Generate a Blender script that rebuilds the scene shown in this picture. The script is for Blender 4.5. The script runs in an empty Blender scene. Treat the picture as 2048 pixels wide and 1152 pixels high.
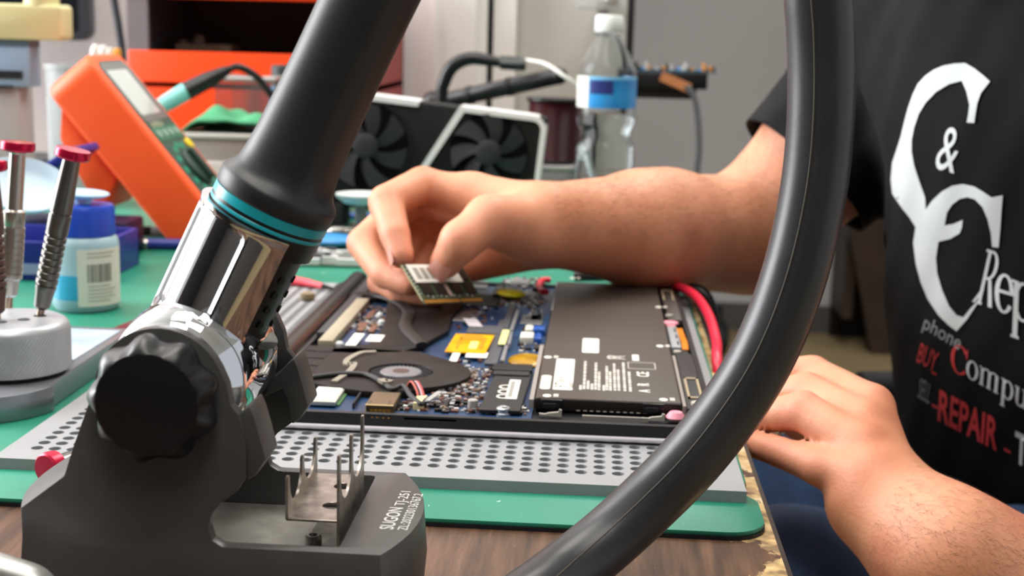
import bpy, bmesh, math, random
import numpy as np
from mathutils import Vector, Matrix
from mathutils.bvhtree import BVHTree

random.seed(7)
rng = np.random.default_rng(7)
SC = bpy.context.scene
COL = SC.collection
U = 0.01                      # all coordinates below are in centimetres; the table top is z = 0
FLOOR_Z = -75.0

# ------------------------------------------------------------------ camera
FPX = 2770.0                  # focal length in pixels of the 2048 x 1152 frame
def _cam_axes(vp=(1205, 65), roll=1.5):
    d = np.array([(vp[0]-1024)/FPX, -(vp[1]-576)/FPX, -1.0]); d /= np.linalg.norm(d)
    r = math.radians(roll)
    u = np.array([math.sin(r), math.cos(r), 0.0])
    z = np.array([u[0], u[1], -(u @ d)/d[2]]); z /= np.linalg.norm(z)
    return np.stack([np.cross(d, z), d, z], 1)
RM = _cam_axes()
CAM = np.array([0.0, 0.0, 20.0])
cam_data = bpy.data.cameras.new('camera')
cam = bpy.data.objects.new('camera', cam_data)
COL.objects.link(cam)
SC.camera = cam
cam.matrix_world = Matrix.Translation(Vector(CAM*U)) @ Matrix(RM.T.tolist()).to_4x4()
cam_data.sensor_width = 36.0
cam_data.sensor_fit = 'HORIZONTAL'
cam_data.lens = FPX/2048*36.0
cam_data.clip_start = 0.02
cam_data.clip_end = 30
cam_data.dof.use_dof = True
cam_data.dof.focus_distance = 0.53
cam_data.dof.aperture_fstop = 16.0

# ------------------------------------------------------------------ world, lamps, exposure
world = bpy.data.worlds.new('world'); SC.world = world
world.use_nodes = True
_bg = world.node_tree.nodes['Background']
_bg.inputs[0].default_value = (0.92, 0.96, 1.0, 1)
_bg.inputs[1].default_value = 0.5
def area(name, loc, size, power, color=(1, 1, 1), target=None):
    l = bpy.data.lights.new(name, 'AREA'); l.shape = 'RECTANGLE'
    l.size, l.size_y = size[0]*U, size[1]*U
    l.energy = power; l.color = color
    o = bpy.data.objects.new(name, l); COL.objects.link(o)
    o.location = Vector(loc)*U
    if target is not None:
        o.rotation_euler = (Vector(target)-Vector(loc)).to_track_quat('-Z', 'Y').to_euler()
    return o
area('ceiling_lamp_main', (-35, 75, 166), (60, 120), 16.0, (1.0, 0.95, 0.88))
area('ceiling_lamp_far', (50, 200, 166), (60, 120), 24.0, (1.0, 0.95, 0.88))
area('ceiling_lamp_left', (-140, 150, 166), (60, 120), 12.0, (1.0, 0.96, 0.91))
area('added_left_light', (-246, 112, 95), (130, 180), 95.0, (0.97, 0.98, 1.0), (0, 112, 95))  # added left-hand light, sized to put a highlight on the gun handle
area('ceiling_lamp_rear', (15, -45, 166), (60, 120), 13.0, (1.0, 0.96, 0.91))
SC.view_settings.view_transform = 'Standard'
SC.view_settings.look = 'None'
SC.view_settings.exposure = 0.46
SC.view_settings.gamma = 1.0
SC.view_settings.use_curve_mapping = False

# ------------------------------------------------------------------ measuring: a photograph pixel at a known real height or distance
def _ray(px, py):
    return RM.T @ np.array([(px-1024)/FPX, -(py-576)/FPX, -1.0])
def atz(px, py, z):
    r = _ray(px, py); return CAM + (z-CAM[2])/r[2]*r
def aty(px, py, y):
    r = _ray(px, py); return CAM + (y-CAM[1])/r[1]*r

# ------------------------------------------------------------------ materials
MATS = {}
def lin(c):
    if isinstance(c, str):
        c = c.lstrip('#'); c = [int(c[i:i+2], 16)/255 for i in (0, 2, 4)]
        return tuple(x/12.92 if x <= 0.04045 else ((x+0.055)/1.055)**2.4 for x in c)
    return tuple(c)
def mat(name, color, rough=0.5, metal=0.0, var=0.0, scale=60.0, bump=0.0, bscale=300.0, trans=0.0, alpha=1.0,
        coat=0.0, color2=None, emit=0.0, sss=0.0, ior=1.45, spec=0.5):
    if name in MATS: return MATS[name]
    m = bpy.data.materials.new(name); m.use_nodes = True
    nt = m.node_tree; b = nt.nodes['Principled BSDF']
    c = lin(color)
    b.inputs['Base Color'].default_value = (*c, 1)
    b.inputs['Roughness'].default_value = rough
    b.inputs['Metallic'].default_value = metal
    b.inputs['IOR'].default_value = ior
    b.inputs['Specular IOR Level'].default_value = spec
    b.inputs['Transmission Weight'].default_value = trans
    b.inputs['Alpha'].default_value = alpha
    b.inputs['Coat Weight'].default_value = coat
    if sss:
        b.inputs['Subsurface Weight'].default_value = sss
        b.inputs['Subsurface Radius'].default_value = (1.0, 0.35, 0.2)
        b.inputs['Subsurface Scale'].default_value = 0.004
    if emit:
        b.inputs['Emission Color'].default_value = (*c, 1); b.inputs['Emission Strength'].default_value = emit
    tc = nt.nodes.new('ShaderNodeTexCoord')
    if var or color2:
        n = nt.nodes.new('ShaderNodeTexNoise'); n.inputs['Scale'].default_value = scale; n.inputs['Detail'].default_value = 5
        nt.links.new(tc.outputs['Object'], n.inputs['Vector'])
        r = nt.nodes.new('ShaderNodeValToRGB')
        c2 = lin(color2) if color2 else tuple(min(1, x*(1+var)) for x in c)
        c1 = c if color2 else tuple(x*(1-var) for x in c)
        r.color_ramp.elements[0].position = 0.35; r.color_ramp.elements[1].position = 0.68
        r.color_ramp.elements[0].color = (*c1, 1); r.color_ramp.elements[1].color = (*c2, 1)
        nt.links.new(n.outputs['Fac'], r.inputs['Fac']); nt.links.new(r.outputs['Color'], b.inputs['Base Color'])
        mr = nt.nodes.new('ShaderNodeMapRange')
        mr.inputs['To Min'].default_value = max(0.02, rough*0.85); mr.inputs['To Max'].default_value = min(1, rough*1.15)
        nt.links.new(n.outputs['Fac'], mr.inputs['Value']); nt.links.new(mr.outputs['Result'], b.inputs['Roughness'])
    if bump:
        n2 = nt.nodes.new('ShaderNodeTexNoise'); n2.inputs['Scale'].default_value = bscale; n2.inputs['Detail'].default_value = 3
        nt.links.new(tc.outputs['Object'], n2.inputs['Vector'])
        bp = nt.nodes.new('ShaderNodeBump'); bp.inputs['Strength'].default_value = bump; bp.inputs['Distance'].default_value = 0.0006
        nt.links.new(n2.outputs['Fac'], bp.inputs['Height']); nt.links.new(bp.outputs['Normal'], b.inputs['Normal'])
    MATS[name] = m
    return m

# ------------------------------------------------------------------ shapes: each returns (verts, faces) in cm
def join(*gs):
    V, F = [], []
    for g in gs:
        o = len(V); V += [tuple(v) for v in g[0]]; F += [tuple(i+o for i in f) for f in g[1]]
    return V, F
def xf(g, M):
    return [tuple(M @ Vector(v)) for v in g[0]], g[1]
def box(x0, x1, y0, y1, z0, z1):
    v = [(x0,y0,z0),(x1,y0,z0),(x1,y1,z0),(x0,y1,z0),(x0,y0,z1),(x1,y0,z1),(x1,y1,z1),(x0,y1,z1)]
    return v, [(0,3,2,1),(4,5,6,7),(0,1,5,4),(1,2,6,5),(2,3,7,6),(3,0,4,7)]
def bxc(c, s):
    return box(c[0]-s[0]/2, c[0]+s[0]/2, c[1]-s[1]/2, c[1]+s[1]/2, c[2]-s[2]/2, c[2]+s[2]/2)
def prism(poly, a0, a1, axis='z'):
    n = len(poly)
    def p(q, a):
        return (q[0], q[1], a) if axis == 'z' else ((q[0], a, q[1]) if axis == 'y' else (a, q[0], q[1]))
    v = [p(q, a0) for q in poly] + [p(q, a1) for q in poly]
    ar = sum(poly[i][0]*poly[(i+1) % n][1]-poly[(i+1) % n][0]*poly[i][1] for i in range(n))
    f = [tuple(range(n-1, -1, -1)), tuple(range(n, 2*n))] + [(i, (i+1) % n, n+(i+1) % n, n+i) for i in range(n)]
    if (ar < 0) != (axis == 'y'): f = [tuple(reversed(q)) for q in f]
    return v, f
def rrect(x0, x1, y0, y1, r, n=6):
    out = []
    for cx, cy, a in ((x1-r, y0+r, -90), (x1-r, y1-r, 0), (x0+r, y1-r, 90), (x0+r, y0+r, 180)):
        for k in range(n+1):
            t = math.radians(a+90*k/n); out.append((cx+r*math.cos(t), cy+r*math.sin(t)))
    return out
def basis(d):
    d = Vector(d).normalized()
    a = Vector((0, 0, 1)) if abs(d.z) < 0.9 else Vector((0, 1, 0))
    x = a.cross(d).normalized()
    return x, d.cross(x), d
def lathe(prof, n=32, o=(0,0,0), d=(0,0,1), cap=True, rmod=None):
    """prof: (radius, height) pairs along direction d from o."""
    x, y, w = basis(d); o = Vector(o); V, F = [], []
    for j, (r, h) in enumerate(prof):
        for i in range(n):
            t = 2*math.pi*i/n; rr = r*(rmod(t, j) if rmod else 1)
            V.append(tuple(o + x*rr*math.cos(t) + y*rr*math.sin(t) + w*h))
    m = len(prof)
    for j in range(m-1):
        for i in range(n):
            k = (i+1) % n; F.append((j*n+i, j*n+k, (j+1)*n+k, (j+1)*n+i))
    if cap:
        F.append(tuple(range(n-1, -1, -1))); F.append(tuple((m-1)*n+i for i in range(n)))
    return V, F
def cyl(p0, p1, r0, r1=None, n=24):
    p0, p1 = Vector(p0), Vector(p1)
    return lathe([(r0, 0), (r0 if r1 is None else r1, (p1-p0).length)], n, p0, p1-p0)
def ring(r0, r1, h0, h1, n=48, o=(0,0,0), d=(0,0,1)):
    g = lathe([(r0, h0), (r1, h0), (r1, h1), (r0, h1)], n, o, d, cap=False)
    m = [(3*n+i, 3*n+(i+1) % n, (i+1) % n, i) for i in range(n)]
    return g[0], g[1]+m
def spline(pts, n):
    """Catmull-Rom through pts, n samples."""
    P = [np.array(p, float) for p in pts]; P = [2*P[0]-P[1]] + P + [2*P[-1]-P[-2]]
    out = []
    m = len(P)-3
    for k in range(n):
        s = k/(n-1)*m; i = min(int(s), m-1); t = s-i
        a, b, c, d = P[i], P[i+1], P[i+2], P[i+3]
        out.append(0.5*((2*b)+(c-a)*t+(2*a-5*b+4*c-d)*t*t+(3*b-a-3*c+d)*t**3))
    return out
def tube(pts, r, n=12, m=None, cap=True, flat=None):
    """tube along a path; r number or list; flat=(vector, factor) squeezes the section along a vector."""
    P = [Vector(p) for p in (spline(pts, m) if m else pts)]
    k = len(P); R = [r]*k if not hasattr(r, '__len__') else [float(np.interp(i/(k-1), np.linspace(0, 1, len(r)), r)) for i in range(k)]
    V, F = [], []; x = None
    for i, p in enumerate(P):
        d = (P[min(i+1, k-1)]-P[max(i-1, 0)]).normalized()
        x = basis(d)[0] if x is None else (x - d*x.dot(d)).normalized()
        y = d.cross(x)
        for j in range(n):
            t = 2*math.pi*j/n; q = x*math.cos(t)*R[i]+y*math.sin(t)*R[i]
            if flat: f = Vector(flat[0]).normalized(); q -= f*q.dot(f)*(1-flat[1])
            V.append(tuple(p+q))
    for i in range(k-1):
        for j in range(n):
            l = (j+1) % n; F.append((i*n+j, i*n+l, (i+1)*n+l, (i+1)*n+j))
    if cap: F.append(tuple(range(n-1, -1, -1))); F.append(tuple((k-1)*n+j for j in range(n)))
    return V, F
def strip(pts, w, t, up=(0, 0, 1), m=None):
    """flat ribbon of width w and thickness t along a path."""
    P = [Vector(p) for p in (spline(pts, m) if m else pts)]; k = len(P); V, F = [], []; up = Vector(up)
    for i, p in enumerate(P):
        d = (P[min(i+1, k-1)]-P[max(i-1, 0)]).normalized(); s = d.cross(up).normalized()*w/2; q = s.cross(d).normalized()*t/2
        V += [tuple(p-s-q), tuple(p+s-q), tuple(p+s+q), tuple(p-s+q)]
    for i in range(k-1):
        for j in range(4):
            l = (j+1) % 4; F.append((i*4+j, i*4+l, i*4+4+l, i*4+4+j))
    F += [(3, 2, 1, 0), tuple((k-1)*4+j for j in range(4))]
    return V, F
def ball(c, r, n=20, m=12, s=(1, 1, 1)):
    g = lathe([(max(1e-4, r*math.sin(math.pi*j/m)), -r*math.cos(math.pi*j/m)) for j in range(m+1)], n)
    return [(c[0]+v[0]*s[0], c[1]+v[1]*s[1], c[2]+v[2]*s[2]) for v in g[0]], g[1]
def quadplate(c4, t):
    """slab on a 4-corner quad (counter-clockwise from above), thickness t below."""
    c4 = [Vector(c) for c in c4]; n = (c4[1]-c4[0]).cross(c4[3]-c4[0]).normalized()*t
    v = [tuple(c-n) for c in c4]+[tuple(c) for c in c4]
    return v, [(3,2,1,0),(4,5,6,7),(0,1,5,4),(1,2,6,5),(2,3,7,6),(3,0,4,7)]

# ------------------------------------------------------------------ objects
def wloc(o):
    return np.array(o['_w']) if o is not None and '_w' in o else np.zeros(3)
def tag(o, label=None, cat=None, group=None, kind=None):
    if label: o['label'] = label
    if cat: o['category'] = cat
    if group: o['group'] = group
    if kind: o['kind'] = kind
    return o
ROOTS = []
def thing(name, label, cat, loc, group=None):
    o = bpy.data.objects.new(name, None); COL.objects.link(o)
    o.empty_display_size = 0.01; o.location = Vector(loc)*U; o['_w'] = [float(x) for x in loc]
    ROOTS.append(o)
    return tag(o, label, cat, group)
def obj(name, g, m, parent=None, smooth=True, bevel=0, seg=2, angle=35, base=None, label=None, kind=None, mats=None, fmat=None, fix=True):
    """one mesh object from (verts, faces) in world cm; its origin is its thing's base."""
    org = wloc(parent) if parent is not None else (np.array(base, float) if base is not None else np.zeros(3))
    me = bpy.data.meshes.new(name)
    V = (np.array(g[0], float)-org)*U
    me.from_pydata(V.tolist(), [], [list(f) for f in g[1]])
    for q in (mats or [m]): me.materials.append(q)
    if fix:
        bm = bmesh.new(); bm.from_mesh(me); bmesh.ops.recalc_face_normals(bm, faces=bm.faces); bm.to_mesh(me); bm.free()
    if fmat is not None: me.polygons.foreach_set('material_index', fmat)
    if bevel:
        bm = bmesh.new(); bm.from_mesh(me)
        bmesh.ops.remove_doubles(bm, verts=bm.verts, dist=1e-6)
        es = [e for e in bm.edges if len(e.link_faces) == 2 and e.calc_face_angle(0) > math.radians(28)]
        bmesh.ops.bevel(bm, geom=es, offset=bevel*U, segments=seg, profile=0.5, affect='EDGES', clamp_overlap=True)
        bm.to_mesh(me); bm.free()
    if smooth:
        me.shade_smooth(); me.set_sharp_from_angle(angle=math.radians(angle))
    me.update()
    o = bpy.data.objects.new(name, me); COL.objects.link(o)
    o['_w'] = [float(x) for x in org]
    if parent is not None: o.parent = parent
    else: o.location = Vector(org)*U; ROOTS.append(o)
    return tag(o, label, kind=kind)
def solo(name, g, m, label, cat, base, group=None, **k):
    return tag(obj(name, g, m, None, base=base, **k), label, cat, group)
def struct(name, g, m, **k):
    return tag(obj(name, g, m, None, base=(0, 0, 0), **k), kind='structure')
def boolean(o, g, op):
    """carve (verts, faces) out of / into mesh object o, at build time."""
    t = bpy.data.meshes.new('cutter'); V = (np.array(g[0], float)-wloc(o))*U
    t.from_pydata(V.tolist(), [], [list(f) for f in g[1]]); c = bpy.data.objects.new('cutter', t); COL.objects.link(c)
    if o.parent is not None: c.location = Vector(wloc(o))*U
    else: c.location = o.location
    bpy.context.view_layer.update()
    md = o.modifiers.new('cut', 'BOOLEAN'); md.operation = op; md.object = c; md.solver = 'EXACT'
    dg = bpy.context.evaluated_depsgraph_get()
    me = bpy.data.meshes.new_from_object(o.evaluated_get(dg)); o.modifiers.clear(); o.data = me
    bpy.data.objects.remove(c); bpy.data.meshes.remove(t)
def finish(o, bevel=0, seg=2, angle=35):
    me = o.data; bm = bmesh.new(); bm.from_mesh(me)
    bmesh.ops.remove_doubles(bm, verts=bm.verts, dist=2e-6)
    bmesh.ops.dissolve_limit(bm, angle_limit=0.01, verts=bm.verts, edges=bm.edges)
    if bevel:
        es = [e for e in bm.edges if len(e.link_faces) == 2 and e.calc_face_angle(0) > math.radians(28)]
        bmesh.ops.bevel(bm, geom=es, offset=bevel*U, segments=seg, profile=0.5, affect='EDGES', clamp_overlap=True)
    bm.to_mesh(me); bm.free(); me.shade_smooth(); me.set_sharp_from_angle(angle=math.radians(angle))
def textmesh(s, size=1.0, shear=0.0, spacing=1.0, bold=0.0):
    """flat lettering as (verts2d, faces) with built-in font; baseline at y=0, starts at x=0, cap height about 0.7*size."""
    cu = bpy.data.curves.new('lettering', 'FONT'); cu.body = s; cu.size = size; cu.shear = shear; cu.space_character = spacing
    cu.offset = bold; cu.resolution_u = 3
    o = bpy.data.objects.new('lettering', cu); COL.objects.link(o)
    bpy.context.view_layer.update()
    me = bpy.data.meshes.new_from_object(o.evaluated_get(bpy.context.evaluated_depsgraph_get()))
    V = [(v.co.x, v.co.y) for v in me.vertices]; F = [tuple(p.vertices) for p in me.polygons]
    bpy.data.objects.remove(o); bpy.data.curves.remove(cu); bpy.data.meshes.remove(me)
    return V, F
def textat(s, o, ex, ey, length=None, size=1.0, lift=0.004, **k):
    """lettering on a plane: origin o, reading direction ex, letter-up direction ey (unit vectors), optional total length."""
    V, F = textmesh(s, size, **k); o, ex, ey = Vector(o), Vector(ex), Vector(ey); n = ex.cross(ey)
    w = max(v[0] for v in V); sx = length/w if length else 1.0
    return [tuple(o+ex*v[0]*sx+ey*v[1]+n*lift) for v in V], F
# ================================================================== the room and the bench
def nodes_mat(name, rough=0.5, metal=0.0):
    m = bpy.data.materials.new(name); m.use_nodes = True; MATS[name] = m
    nt = m.node_tree; b = nt.nodes['Principled BSDF']; b.inputs['Roughness'].default_value = rough; b.inputs['Metallic'].default_value = metal
    tc = nt.nodes.new('ShaderNodeTexCoord')
    return m, nt, b, tc
def nd(nt, t, **k):
    n = nt.nodes.new('ShaderNode'+t)
    for a, v in k.items():
        if a in n.inputs: n.inputs[a].default_value = v
        else: setattr(n, a, v)
    return n
def ramp(nt, *stops):
    r = nt.nodes.new('ShaderNodeValToRGB'); e = r.color_ramp.elements
    while len(e) < len(stops): e.new(0.5)
    for q, (p, c) in zip(e, stops): q.position = p; q.color = (*lin(c), 1)
    return r
# worn walnut laminate: grain runs away from the viewer, the printed layer is chipped off along the right-hand edge
wood, nt, b, tc = nodes_mat('walnut_laminate', 0.38)
mp = nd(nt, 'Mapping'); mp.inputs['Scale'].default_value = (70, 5, 5); nt.links.new(tc.outputs['Object'], mp.inputs['Vector'])
n1 = nd(nt, 'TexNoise', Scale=3.0, Detail=8.0, Roughness=0.65); nt.links.new(mp.outputs['Vector'], n1.inputs['Vector'])
r1 = ramp(nt, (0.3, '#2a1a12'), (0.5, '#4d3526'), (0.72, '#6d4e39')); nt.links.new(n1.outputs['Fac'], r1.inputs['Fac'])
sx = nd(nt, 'SeparateXYZ'); nt.links.new(tc.outputs['Object'], sx.inputs['Vector'])
mr = nd(nt, 'MapRange'); mr.inputs['From Min'].default_value = 0.030; mr.inputs['From Max'].default_value = 0.078
mr.inputs['To Min'].default_value = -0.35; mr.inputs['To Max'].default_value = 0.17; nt.links.new(sx.outputs['X'], mr.inputs['Value'])
n2 = nd(nt, 'TexNoise', Scale=38.0, Detail=7.0, Roughness=0.6); nt.links.new(tc.outputs['Object'], n2.inputs['Vector'])
ad = nd(nt, 'Math', operation='ADD'); nt.links.new(n2.outputs['Fac'], ad.inputs[0]); nt.links.new(mr.outputs['Result'], ad.inputs[1])
chip = nd(nt, 'MapRange'); chip.inputs['From Min'].default_value = 0.535; chip.inputs['From Max'].default_value = 0.555; nt.links.new(ad.outputs['Value'], chip.inputs['Value'])
n3 = nd(nt, 'TexNoise', Scale=90.0, Detail=6.0); nt.links.new(tc.outputs['Object'], n3.inputs['Vector'])
r3 = ramp(nt, (0.35, '#7a6246'), (0.5, '#c8a874'), (0.68, '#d9c6a0')); nt.links.new(n3.outputs['Fac'], r3.inputs['Fac'])
mx = nd(nt, 'MixRGB'); nt.links.new(chip.outputs['Result'], mx.inputs['Fac']); nt.links.new(r1.outputs['Color'], mx.inputs['Color1']); nt.links.new(r3.outputs['Color'], mx.inputs['Color2'])
# white paint flecks
n4 = nd(nt, 'TexNoise', Scale=140.0, Detail=4.0); nt.links.new(tc.outputs['Object'], n4.inputs['Vector'])
fl = nd(nt, 'MapRange'); fl.inputs['From Min'].default_value = 0.70; fl.inputs['From Max'].default_value = 0.73; nt.links.new(n4.outputs['Fac'], fl.inputs['Value'])
mx2 = nd(nt, 'MixRGB'); nt.links.new(fl.outputs['Result'], mx2.inputs['Fac']); nt.links.new(mx.outputs['Color'], mx2.inputs['Color1']); mx2.inputs['Color2'].default_value = (*lin('#b5afa8'), 1)
nt.links.new(mx2.outputs['Color'], b.inputs['Base Color'])
bp = nd(nt, 'Bump'); bp.inputs['Strength'].default_value = 0.5; bp.inputs['Distance'].default_value = 0.0008
inv = nd(nt, 'Math', operation='SUBTRACT'); inv.inputs[0].default_value = 1.0; nt.links.new(chip.outputs['Result'], inv.inputs[1])
nt.links.new(inv.outputs['Value'], bp.inputs['Height']); nt.links.new(bp.outputs['Normal'], b.inputs['Normal'])

M_steel = mat('dark_steel', '#2a2b2e', 0.5, 0.6)
floor_m = mat('worn_floor', '#998664', 0.55, color2='#ac9974', scale=3.0, bump=0.15, bscale=40)
wall_gray = mat('gray_paint', '#cdcdd0', 0.6, var=0.03, scale=4)
wall_warm = mat('warm_gray_paint', '#b5acab', 0.6, var=0.03, scale=4)
wall_pink = mat('off_white_paint', '#dccfcf', 0.55, var=0.02, scale=4)
trim_w = mat('white_trim', '#dedcd8', 0.4, var=0.02, scale=6)
ceil_m = mat('ceiling_white', '#d8d8d4', 0.8, var=0.02, scale=4)
dark_gap = mat('black_plastic_strip', '#101012', 0.5)

YW = 205.0
def wx(px, y, py=150): return float(aty(px, py, y)[0])
struct('floor', box(-250, 260, -150, 460, FLOOR_Z-4, FLOOR_Z), floor_m, smooth=False)
struct('ceiling', box(-250, 260, -150, 460, 170, 174), ceil_m, smooth=False)
struct('wall_back', box(-250, 260, 450, 458, FLOOR_Z, 170), wall_gray, smooth=False)
struct('wall_left', box(-258, -250, 10, 458, FLOOR_Z, 170), wall_warm, smooth=False)
struct('wall_left_front', box(-258, -250, -150, 10, FLOOR_Z, 170), mat('dark_reflection_wall', '#242426', 0.7, var=0.05, scale=3), smooth=False)  # unseen end of the wall, coloured dark so the chrome cup mirrors black
struct('wall_front', box(-250, 260, -158, -150, FLOOR_Z, 170), mat('dark_wall_paint', '#3a3836', 0.7, var=0.05, scale=3), smooth=False)
xa, xb, xc, xd, xe = (wx(p, YW) for p in (878, 974, 986, 1030, 1250))
xg = wx(300, YW)
struct('wall_partition', box(xg, xa-0.4, YW, YW+8, FLOOR_Z, 170), wall_pink, smooth=False)
struct('wall_partition_left', box(-250, xg, YW, YW+8, FLOOR_Z, 170), wall_warm, smooth=False)
struct('trim_1', join(box(xa-0.4, xb, YW-2, YW+6, FLOOR_Z, 170), box(xa+1.2, xb-1.5, YW-2.6, YW-1.9, FLOOR_Z, 170)), trim_w, smooth=False)
struct('trim_2', box(xb, xc, YW+1, YW+6, FLOOR_Z, 170), dark_gap, smooth=False)
struct('trim_3', join(box(xc, xd, YW-1, YW+6, FLOOR_Z, 170)), trim_w, smooth=False)
door = struct('door_1', box(xd, xe, YW+2, YW+6, FLOOR_Z, 170), mat('pale_gray_door', '#b9b7b0', 0.5, var=0.03, scale=5), smooth=False)
struct('trim_4', box(xe, wx(1264, YW), YW, YW+6, FLOOR_Z, 170), dark_gap, smooth=False)
struct('baseboard_back', box(-250, 260, 448.6, 450.5, FLOOR_Z, FLOOR_Z+9), mat('gray_baseboard', '#5b5a58', 0.5), smooth=False)

bench = thing('workbench', 'brown wood-grain laminate workbench with chipped right edge', 'table', (0, 100, FLOOR_Z))
obj('tabletop', box(-125, 7.75, 22, 190, -3.2, 0.0), wood, bench, smooth=False)
# object coordinates of the grain are measured from the table's corner
obj('edge_band', box(7.75, 7.95, 22, 190, -3.2, -0.02), mat('dark_edge_band', '#2b201a', 0.5), bench, smooth=False)
for lx, ly in ((-120, 27), (2, 30), (-120, 183), (2, 183)):
    obj('leg', box(lx-2.5, lx+2.5, ly-2.5, ly+2.5, FLOOR_Z, -3.2), M_steel, bench, smooth=False)

# green repair mat, black backing, rounded corners
MZ = 0.35
matg, nt, b, tc = nodes_mat('green_silicone', 0.42)
n1 = nd(nt, 'TexNoise', Scale=9.0, Detail=4.0); nt.links.new(tc.outputs['Object'], n1.inputs['Vector'])
r1 = ramp(nt, (0.35, '#157059'), (0.7, '#21836b')); nt.links.new(n1.outputs['Fac'], r1.inputs['Fac'])
n2 = nd(nt, 'TexNoise', Scale=120.0, Detail=3.0); nt.links.new(tc.outputs['Object'], n2.inputs['Vector'])
f2 = nd(nt, 'MapRange'); f2.inputs['From Min'].default_value = 0.74; f2.inputs['From Max'].default_value = 0.77; nt.links.new(n2.outputs['Fac'], f2.inputs['Value'])
mx = nd(nt, 'MixRGB'); nt.links.new(f2.outputs['Result'], mx.inputs['Fac']); nt.links.new(r1.outputs['Color'], mx.inputs['Color1']); mx.inputs['Color2'].default_value = (*lin('#b9d6cc'), 1)
nt.links.new(mx.outputs['Color'], b.inputs['Base Color'])
mt = thing('repair_mat', 'green silicone work mat with black underside covering the bench', 'mat', (-30, 100, 0.0))
def mat_outline(g=0.0):
    o = rrect(-72+g, 7.45-g, 53.5+g, 160-g, 1.6)
    out = []
    for k, q in enumerate(o):
        out.append(q)
        if k == 6:       # small notch cut in the right-hand edge near the front corner
            out += [(7.45-g, 57.4), (7.35-g, 57.7), (7.05-g, 58.2), (7.0-g, 58.8), (7.05-g, 59.6), (7.2-g, 60.2)]
    return out
obj('backing', prism(mat_outline(0.0), 0.0, 0.16), mat('black_rubber_backing', '#15161a', 0.6), mt)
obj('top_layer', prism(mat_outline(0.03), 0.16, MZ), matg, mt, bevel=0.04)

# gray perforated silicone board that the laptop lies on: a real grid of round holes
PT = 0.86
def perforated(x0, x1, y0, y1, z0, z1, pitch, r, bx, by, n=12):
    V, F = [], []; idx = {}
    def v(p):
        k = (round(p[0], 4), round(p[1], 4), round(p[2], 4))
        if k not in idx: idx[k] = len(V); V.append(k)
        return idx[k]
    nx, ny = int((x1-x0-2*bx)/pitch), int((y1-y0-2*by)/pitch)
    gx0, gy0 = (x0+x1-nx*pitch)/2, y0+by
    gx1, gy1 = gx0+nx*pitch, gy0+ny*pitch
    cir = [(math.cos(2*math.pi*(k+0.5)/n), math.sin(2*math.pi*(k+0.5)/n)) for k in range(n)]
    for i in range(nx):
        for j in range(ny):
            cx, cy = gx0+(i+0.5)*pitch, gy0+(j+0.5)*pitch; h = pitch/2
            sq = []
            for c, s in cir:
                m = max(abs(c), abs(s)); sq.append((cx+h*c/m, cy+h*s/m))
            for k in range(n):
                l = (k+1) % n
                a, b2 = (cx+r*cir[k][0], cy+r*cir[k][1]), (cx+r*cir[l][0], cy+r*cir[l][1])
                corner = None
                if abs(sq[k][0]-sq[l][0]) > 1e-6 and abs(sq[k][1]-sq[l][1]) > 1e-6:
                    corner = (cx+math.copysign(h, cir[k][0]+cir[l][0]), cy+math.copysign(h, cir[k][1]+cir[l][1]))
                f = [v((*a, z1)), v((*sq[k], z1))] + ([v((*corner, z1))] if corner else []) + [v((*sq[l], z1)), v((*b2, z1))]
                F.append(tuple(f))
                F.append((v((*b2, z1)), v((*b2, z0)), v((*a, z0)), v((*a, z1))))
    def quad(a, b2, c, d): F.append(tuple(v(p) for p in (a, b2, c, d)))
    for (ax, bx_, ay, by_) in ((x0, x1, y0, gy0), (x0, x1, gy1, y1), (x0, gx0, gy0, gy1), (gx1, x1, gy0, gy1)):
        quad((ax, ay, z1), (bx_, ay, z1), (bx_, by_, z1), (ax, by_, z1))
    quad((x0, y0, z0), (x1, y0, z0), (x1, y0, z1), (x0, y0, z1)); quad((x1, y0, z0), (x1, y1, z0), (x1, y1, z1), (x1, y0, z1))
    quad((x1, y1, z0), (x0, y1, z0), (x0, y1, z1), (x1, y1, z1)); quad((x0, y1, z0), (x0, y0, z0), (x0, y0, z1), (x0, y1, z1))
    return V, F
solo('perforated_board', perforated(-26.2, 6.88, 57.2, 102.0, MZ, PT, 0.82, 0.285, 0.9, 1.25), mat('gray_silicone', '#8f9093', 0.5, var=0.05, scale=30),
     'gray silicone board full of round holes under the open laptop', 'board', (-9.7, 57.2, MZ), angle=30, fix=False)

# made-up window around the added left light, well outside the picture: frame, sill and four panes
wf_ = struct('added_window_1', join(box(-250, -246.5, 17, 20, 28, 163), box(-250, -246.5, 204, 207, 28, 163), box(-250, -246.5, 17, 207, 160, 163), box(-250, -244, 15, 209, 26, 29), box(-249.5, -247.5, 111, 113, 29, 160), box(-249.5, -247.5, 20, 204, 94, 96)), trim_w, smooth=False)
glass_m = mat('added_window_glass', '#cfdbe4', 0.05, coat=0.5)
for y0_, y1_ in ((20, 111), (113, 204)):
    for z0_, z1_ in ((29, 94), (96, 160)): obj('added_window_pane', box(-249.2, -248.6, y0_, y1_, z0_, z1_), glass_m, wf_, smooth=False)
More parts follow.
